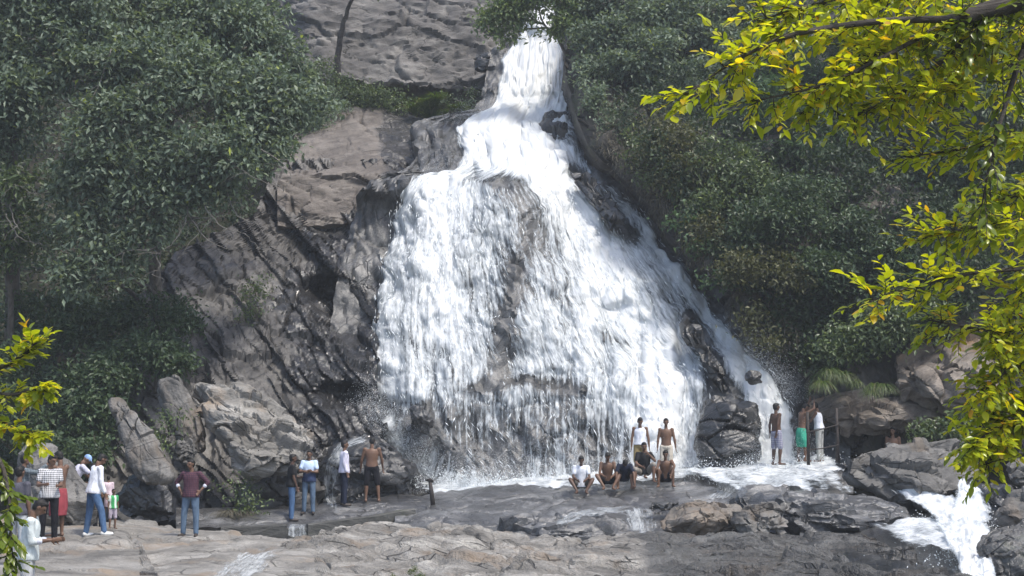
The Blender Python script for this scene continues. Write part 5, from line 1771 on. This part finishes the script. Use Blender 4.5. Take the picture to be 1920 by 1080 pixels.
        hpj, kn, an = J['hp' + k], J['kn' + k], J['an' + k]
        prims.append(ell(hpj, (.085 * s * fw,) * 3))
        prims.append(cap(hpj, kn, .082 * s * fw, .052 * s))
        prims.append(cap(kn, an, .052 * s, .036 * s, bulge=.012 * s, bpos=.3))
        shin = (an - kn).normalized()
        ff = Vector((rt.x * sg * .25 + fwd.x, rt.y * sg * .25 + fwd.y, 0))
        if shin.z > -.5:
            ff = (ff * .8 + Vector((shin.x, shin.y, 0)) * .6)
        ff = Vector((ff.x, ff.y, 0)).normalized()
        heel = an - ff * .035 * s + Vector((0, 0, -.045 * s))
        toe = an + ff * .165 * s + Vector((0, 0, -.06 * s))
        hands['ft' + k] = (heel, toe, ff)
        prims.append(cap(an, heel, .036 * s, .034 * s, 3))
        prims.append(cap(heel, toe, .036 * s, .026 * s))
        prims.append(ell(an + ff * .12 * s + Vector((0, 0, -.055 * s)), (.065 * s, .042 * s, .026 * s), (ff, Vector((-ff.y, ff.x, 0)), Vector((0, 0, 1)))))
    zs = [J['hpR'].z - .09 * s, J['anR'].z - .085 * s, J['anL'].z - .085 * s]
    zmin = min(zs) if low is None else low
    base = V(px, py, d)
    if snap:
        g = ground_z(base)
        if g is not None: base.z = g - .01
    root = empty('person', base, 0)
    tag(root, label, 'person', None)
    rot = Matrix.Rotation(math.radians(face), 4, 'Z')
    T = rot @ Matrix.Translation((-J['pel'].x, -J['pel'].y, -zmin))

    def add(o):
        o.data.transform(T)
        o.parent = root
        return o
    add(fuse('body', prims, M[skin], .0135 * max(s, .6), .34, 2))
    if hair:
        hp = [ell(hc + hup2 * .036 * s - hf2 * .020 * s, (.081 * s, .094 * s, .090 * s), ax),
              ell(hc - hup2 * .01 * s - hf2 * .045 * s, (.074 * s, .062 * s, .075 * s), ax),
              ell(hc + hup2 * .085 * s + hf2 * .045 * s, (.055 * s, .045 * s, .032 * s), ax)]
        add(fuse('hair', hp, M['hair'], .013, .5, 1))
    if hat:
        hp = [ell(hc + hup2 * .045 * s - hf2 * .008 * s, (.088 * s, .104 * s, .085 * s), ax),
              loft([(hc + hup2 * .03 * s + hf2 * .02 * s, hr * .08 * s, hf2 * .13 * s), (hc + hup2 * .045 * s + hf2 * .02 * s, hr * .08 * s, hf2 * .13 * s)])]
        add(fuse('cap', hp, hat, .013, .5, 1))
    if EYE is None:
        v, f = ell((0, 0, 0), (.013, .009, .008), None, 8, 6)
        EYE = bpy.data.meshes.new('eye'); EYE.from_pydata(v.tolist(), [], f); EYE.materials.append(M['eye'])
    for sg in (1, -1):
        e = bpy.data.objects.new('eye', EYE)
        COL.objects.link(e)
        e.parent = root
        e.matrix_local = T @ Matrix.Translation(hc + hf2 * .084 * s + hup2 * .006 * s + hr * sg * .033 * s)
    if top:
        g = .016
        tp = [loft(tor(g, -.06 if sleeve != 'vest' else -.02, .50, .10))]
        for k in 'RL':
            sh, el, wr = J['sh' + k], J['el' + k], J['wr' + k]
            if sleeve == 'vest':
                continue
            tp.append(ell(sh, (.074 * s * fw, .072 * s, .072 * s)))
            if sleeve == 'short':
                tp.append(cap(sh, sh.lerp(el, .62), .066 * s * fw, .064 * s))
            else:
                tp.append(cap(sh, el, .066 * s * fw, .054 * s))
                tp.append(cap(el, el.lerp(wr, {'long': .88, 'rolled': .35}[sleeve]), .054 * s, .046 * s))
        if sleeve != 'vest':
            tp.append(ell(J['neck'] - hup * .02 * s, (.072 * s, .068 * s, .03 * s), (rt, fwd, up)))
            tp.append(cap(J['shR'], J['shL'], .06 * s, .06 * s))
        else:
            for sg in (1, -1):
                tp.append(cap(hip + up * .40 * s + rt * sg * .09 * s + fwd * .085 * s, hip + up * .525 * s + rt * sg * .085 * s, .03 * s, .022 * s))
                tp.append(cap(hip + up * .40 * s + rt * sg * .09 * s - fwd * .085 * s, hip + up * .525 * s + rt * sg * .085 * s, .03 * s, .022 * s))
        sh_o = add(fuse('vest' if sleeve == 'vest' else 'shirt', tp, top, .015, .4, 2))
        if sleeve == 'rolled':
            for k in 'RL':
                el, wr = J['el' + k], J['wr' + k]
                c = fuse('cuff', [cap(el.lerp(wr, .36), el.lerp(wr, .48), .050 * s, .048 * s, 3)], cloth((.62, .64, .72)), .012, .5, 1)
                c.data.transform(T); c.parent = sh_o
    if bottom:
        g = .014
        bp = [loft(tor(g, -.09, .06))]
        for k in 'RL':
            hpj, kn, an = J['hp' + k], J['kn' + k], J['an' + k]
            bp.append(ell(hpj, (.10 * s * fw,) * 3))
            if bot == 'long':
                bp.append(cap(hpj, kn, .098 * s * fw, .074 * s)); bp.append(cap(kn, kn.lerp(an, 1.02), .074 * s, .060 * s))
            elif bot == 'knee':
                bp.append(cap(hpj, hpj.lerp(kn, .98), .100 * s * fw, .088 * s))
            elif bot == 'short':
                bp.append(cap(hpj, hpj.lerp(kn, .55), .098 * s * fw, .085 * s))
        nm = 'trousers' if bot == 'long' else 'shorts'
        if bot == 'wrap':
            nm = 'waist_cloth'
            kk = (J['knR'] + J['knL']) / 2 - Vector((0, 0, .06 * s))
            sp = max(.15, (J['knR'] - J['knL']).length / 2 + .09) 
            bp = [loft([(hip + up * .05 * s, rt * .165 * s, fwd * .125 * s), (hip - up * .08 * s, rt * .19 * s, fwd * .15 * s), (hip.lerp(kk, .6), rt * (sp + .02) * s, fwd * .16 * s), (kk, rt * sp * s, fwd * .15 * s)])]
        add(fuse(nm, bp, bottom, .015, .4, 2))
    if shoe:
        for k in 'RL':
            heel, toe, ff = hands['ft' + k]
            add(fuse('shoe', [cap(heel, toe, .046 * s, .036 * s), cap(J['an' + k], heel, .046 * s, .044 * s, 3), ell((heel + toe) / 2 + Vector((0, 0, -.012)), (.13 * s, .048 * s, .03 * s), (ff, Vector((-ff.y, ff.x, 0)), Vector((0, 0, 1))))], shoe, .013, .4, 1))
    return root, T, J


JEANS = cloth((.07, .13, .24)); JEANS2 = cloth((.10, .15, .22)); DARK = cloth((.012, .012, .016)); NAVY = cloth((.02, .025, .045))
WHITE = cloth((.74, .76, .82)); PALE = cloth((.55, .60, .60)); GREYT = cloth((.42, .43, .44)); BLACK = cloth((.018, .018, .02))

# man in checked shirt, hands on hips
person('man in dark red checked shirt, hands on hips, alone on the pale slab', 356, 1003, 33.2, 1.72, 172,
       dict(R=((.75, -.25, -.75), (-.55, .45, -.75)), L=((-.75, -.25, -.75), (.55, .45, -.75)), RL=((.13, .02, -1), (.03, -.02, -1)), LL=((-.10, .02, -1), (-.02, -.02, -1))),
       cloth((.10, .045, .06), pattern='check', col2=(.035, .02, .035), scale=1.3), JEANS2, head=(25, 5), sleeve='rolled', shoe=M['shoe'], fat=1.05)
# pair by the wall
person('man in black T-shirt and blue jeans seen from the side by the kerb wall', 546, 981, 38.0, 1.70, -78,
       dict(R=((.08, .12, -1), (.0, .35, -1)), L=((-.1, .4, -.9), (.05, .95, -.1))), BLACK, JEANS, head=(5, 0), skin='skind', shoe=M['shoe'])
person('man in blue and white polo shirt with folded arms by the kerb wall', 578, 977, 38.3, 1.64, 178,
       dict(R=((.25, .3, -.9), (-.9, .45, .12)), L=((-.25, .3, -.9), (.9, .45, .05))), cloth((.03, .045, .10), pattern='yoke', col2=(.50, .62, .80), scale=1.16), JEANS2, head=(0, 0), shoe=M['shoe'])
person('man in pale shirt and dark jeans turned to the wet boulder', 644, 971, 38.9, 1.70, -72,
       dict(R=((.1, -.15, -1), (.05, .3, -.95)), L=((-.1, .1, -1), (.0, .3, -.9))), cloth((.66, .64, .76)), NAVY, head=(10, -4), sleeve='long', shoe=M['shoe'])
person('bare backed man in black shorts facing the wet boulder', 696, 966, 39.3, 1.72, 5,
       dict(R=((.3, .1, -.95), (.1, .3, -.9)), L=((-.3, .1, -.95), (-.1, .3, -.9)), RL=((.16, .02, -1), (.1, -.05, -1)), LL=((-.10, .02, -1), (-.04, -.03, -1))), None, DARK, bot='knee', skin='skin', fat=1.08, head=(0, 12))
# left crowd
person('man in white shirt, blue jeans and white shoes striding on the left slab', 172, 1013, 30.2, 1.70, -52,
       dict(R=((.12, .05, -1), (.05, .35, -.95)), L=((-.12, .15, -1), (0, .5, -.85)), RL=((.25, .30, -1), (.16, .10, -1)), LL=((-.08, -.05, -1), (-.05, -.12, -1))), WHITE, JEANS, sleeve='long', lean=8, head=(0, 28), shoe=M['whiteshoe'])
person('bare chested man in a red waist cloth among the left crowd', 108, 1000, 29.9, 1.72, 62,
       dict(R=((.1, .3, -.95), (-.1, .95, -.05)), L=((-.1, .35, -.9), (.1, .95, 0)), RL=((.02, .02, -1), (.02, -.02, -1)), LL=((-.05, .02, -1), (-.02, -.02, -1))), None, cloth((.30, .06, .075)), bot='wrap', skin='skin', head=(0, 15))
person('man in black and white checked shirt and black trousers in the left crowd', 90, 999, 29.3, 1.72, 200,
       dict(R=((.2, .2, -.9), (-.4, .8, .05)), L=((-.15, .2, -.95), (.3, .85, -.05))), cloth((.68, .68, .70), pattern='check', col2=(.03, .03, .04), scale=1.5), DARK, head=(-40, 12), shoe=M['shoe'])
person('person in grey shirt raising a camera at the left edge', 40, 999, 30.4, 1.70, -70,
       dict(R=((.2, .85, -.15), (-.1, .7, .65)), L=((-.2, .85, -.2), (.1, .7, .65))), cloth((.16, .19, .21), pattern='check', col2=(.08, .1, .12)), NAVY, sleeve='long', shoe=M['shoe'])
person('person in blue cap and pale shirt bending behind the red cloth', 128, 985, 33.9, 1.72, -60, dict(R=((.2, .6, -.6), (0, .6, -.6)), L=((-.2, .6, -.6), (0, .6, -.6))), cloth((.55, .55, .66)), DARK, lean=30, head=(0, 25), hat=cloth((.28, .42, .66)), hair=False, snap=False)
person('person in teal striped shirt and dark trousers behind the striding man', 184, 973, 34.4, 1.56, 70, dict(R=((.15, .3, -.95), (-.1, .8, .1)), L=((-.15, .3, -.95), (.1, .8, .1))), cloth((.02, .13, .13), pattern='stripe', col2=(.35, .52, .52)), DARK, lean=10, head=(0, 35), shoe=M['shoe'])
person('small figure in pale pink beside the child in green', 201, 970, 35.0, .98, 20, None, cloth((.62, .50, .55)), cloth((.55, .42, .48)), bot='wrap', sleeve='long', snap=False)
person('child in green shirt and checked shorts beside the striding man', 211, 973, 34.4, .92, 215, None, cloth((.06, .34, .12), pattern='vstripe', col2=(.65, .7, .66), scale=.35), cloth((.6, .55, .6), pattern='check', col2=(.2, .15, .25), scale=2), bot='knee', head=(-20, 0))
person('man in pale shirt and grey trousers looking at his hand in the left foreground', 47, 1166, 20.0, 1.69, -80,
       dict(R=((.1, .1, -1), (-.05, .95, .10)), L=((-.1, .1, -1), (0, .9, .05)), RL=((.06, .06, -1), (.02, -.05, -1))), PALE, GREYT, sleeve='rolled', head=(0, 32), lean=5, shoe=M['shoe'])
person('person in light grey trousers and dark top behind the left foreground leaves', 30, 1049, 25.6, 1.70, -20, None, cloth((.08, .08, .10)), cloth((.46, .48, .50)), sleeve='short', shoe=M['shoe'])
# seated row
SIT = dict(RL=((.50, .72, .38), (-.42, .42, -.70)), LL=((-.50, .72, .38), (.42, .36, -.70)), R=((.18, .3, -.9), (-.45, .75, -.35)), L=((-.18, .3, -.9), (.45, .75, -.35)))
person('man in white T-shirt sitting cross legged at the left of the seated row', 1090, 927, 39.6, 1.68, 178, SIT, WHITE, cloth((.09, .08, .07)), bot='short', skin='skind', lean=10, head=(0, 18))
person('bare chested man sitting cross legged second from the left in the row', 1139, 921, 39.8, 1.70, 180, SIT, None, DARK, bot='short', lean=14, head=(0, 26), skin='skin')
person('person in dark blue bending his head low in the middle of the seated row', 1169, 917, 39.9, 1.60, 182,
       dict(RL=((.22, .85, .35), (.02, .05, -1)), LL=((-.22, .85, .35), (-.02, .05, -1)), R=((.3, .4, -.85), (0, .3, -.95)), L=((-.3, .4, -.85), (0, .3, -.95))), NAVY, DARK, bot='knee', lean=45, head=(0, 55), skin='skin')
person('man in black T-shirt holding a hand to his mouth in the seated row', 1208, 911, 40.0, 1.72, 178,
       dict(RL=((.35, .75, .15), (.05, .1, -1)), LL=((-.30, .7, .45), (.0, .1, -1)), R=((.2, .35, -.85), (-.55, .6, -.3)), L=((-.35, .55, -.55), (.7, .1, .75))), BLACK, cloth((.26, .235, .205)), bot='knee', lean=6, head=(0, 8))
person('bare chested man crouching with knees up at the right of the seated row', 1248, 908, 40.1, 1.68, 176,
       dict(RL=((.25, .75, .60), (.02, -.05, -1)), LL=((-.22, .75, .62), (-.02, -.05, -1)), R=((.32, .45, -.85), (-.1, .3, -.95)), L=((-.2, .75, -.35), (.3, .3, -.8))), None, DARK, bot='short', lean=14, head=(0, 10), skin='skin')
person('man in white vest standing under the falling water', 1201, 897, 41.0, 1.70, 180, dict(R=((.22, .05, -1), (.08, .1, -1)), L=((-.22, .05, -1), (-.08, .1, -1))), WHITE, cloth((.30, .23, .11)), sleeve='vest', bot='knee', head=(0, 25), skin='skin', snap=False)
person('bare chested man in pale shorts standing under the falling water', 1250, 898, 41.0, 1.68, 176, dict(R=((.22, .05, -1), (.08, .1, -1)), L=((-.25, .05, -1), (-.12, .05, -1))), None, cloth((.55, .50, .42)), bot='knee', head=(0, 8), skin='skin', snap=False)
# right ledge
person('bare chested man in checked shorts on the ledge beside the right fall', 1457, 872, 40.6, 1.70, -70, dict(R=((.12, -.3, -1), (-.2, -.1, -1)), L=((-.12, -.3, -1), (.2, -.1, -1)), RL=((.08, .1, -1), (.04, -.1, -1)), LL=((-.08, -.02, -1), (0, -.1, -1))), None, cloth((.36, .36, .42), pattern='check', col2=(.16, .16, .24)), bot='knee', skin='skind', fat=1.12, snap=False)
person('man in a green waist cloth washing his head under the right fall', 1504, 866, 41.0, 1.66, -75, dict(R=((.2, .75, .45), (-.3, .2, .9)), L=((-.2, .75, .45), (.3, .2, .9)), RL=((.12, .1, -1), (.05, -.05, -1)), LL=((-.12, -.02, -1), (-.03, -.1, -1))), None, cloth((.05, .34, .23)), bot='wrap', skin='skin', lean=8, head=(0, 30), snap=False)
person('man in white vest and grey trousers behind the railing', 1538, 866, 41.3, 1.68, 60, dict(R=((.1, .2, -1), (0, .3, -.95)), L=((-.1, .5, -.8), (.05, .8, .3))), WHITE, cloth((.40, .40, .38)), sleeve='vest', lean=6, head=(0, 15), skin='skin', snap=False)
person('head and shoulder of a bather behind the large angular boulder', 1677, 912, 41.6, 1.66, 155, None, None, DARK, bot='knee', skin='skinl', head=(10, 0), snap=False)

# ================================================================== AIR
hb = bpy.data.meshes.new('haze')
x0, x1, y0, y1, z0, z1 = -60, 60, -4, 75, -5, 42
hb.from_pydata([(x0, y0, z0), (x1, y0, z0), (x1, y1, z0), (x0, y1, z0), (x0, y0, z1), (x1, y0, z1), (x1, y1, z1), (x0, y1, z1)], [], [(3, 2, 1, 0), (4, 5, 6, 7), (0, 1, 5, 4), (1, 2, 6, 5), (2, 3, 7, 6), (3, 0, 4, 7)])
hz = bpy.data.objects.new('haze', hb)
COL.objects.link(hz)
hm = bpy.data.materials.new('haze_air')
hm.use_nodes = True
ht = hm.node_tree
ht.nodes.remove(ht.nodes['Principled BSDF'])
pv = ht.nodes.new('ShaderNodeVolumePrincipled')
pv.inputs['Color'].default_value = (.9, .95, 1, 1)
pv.inputs['Density'].default_value = .0010
pv.inputs['Anisotropy'].default_value = .2
ht.links.new(pv.outputs[0], ht.nodes['Material Output'].inputs['Volume'])
hb.materials.append(hm)
tag(hz, 'thin bright haze filling the gorge', 'haze', kind='stuff')
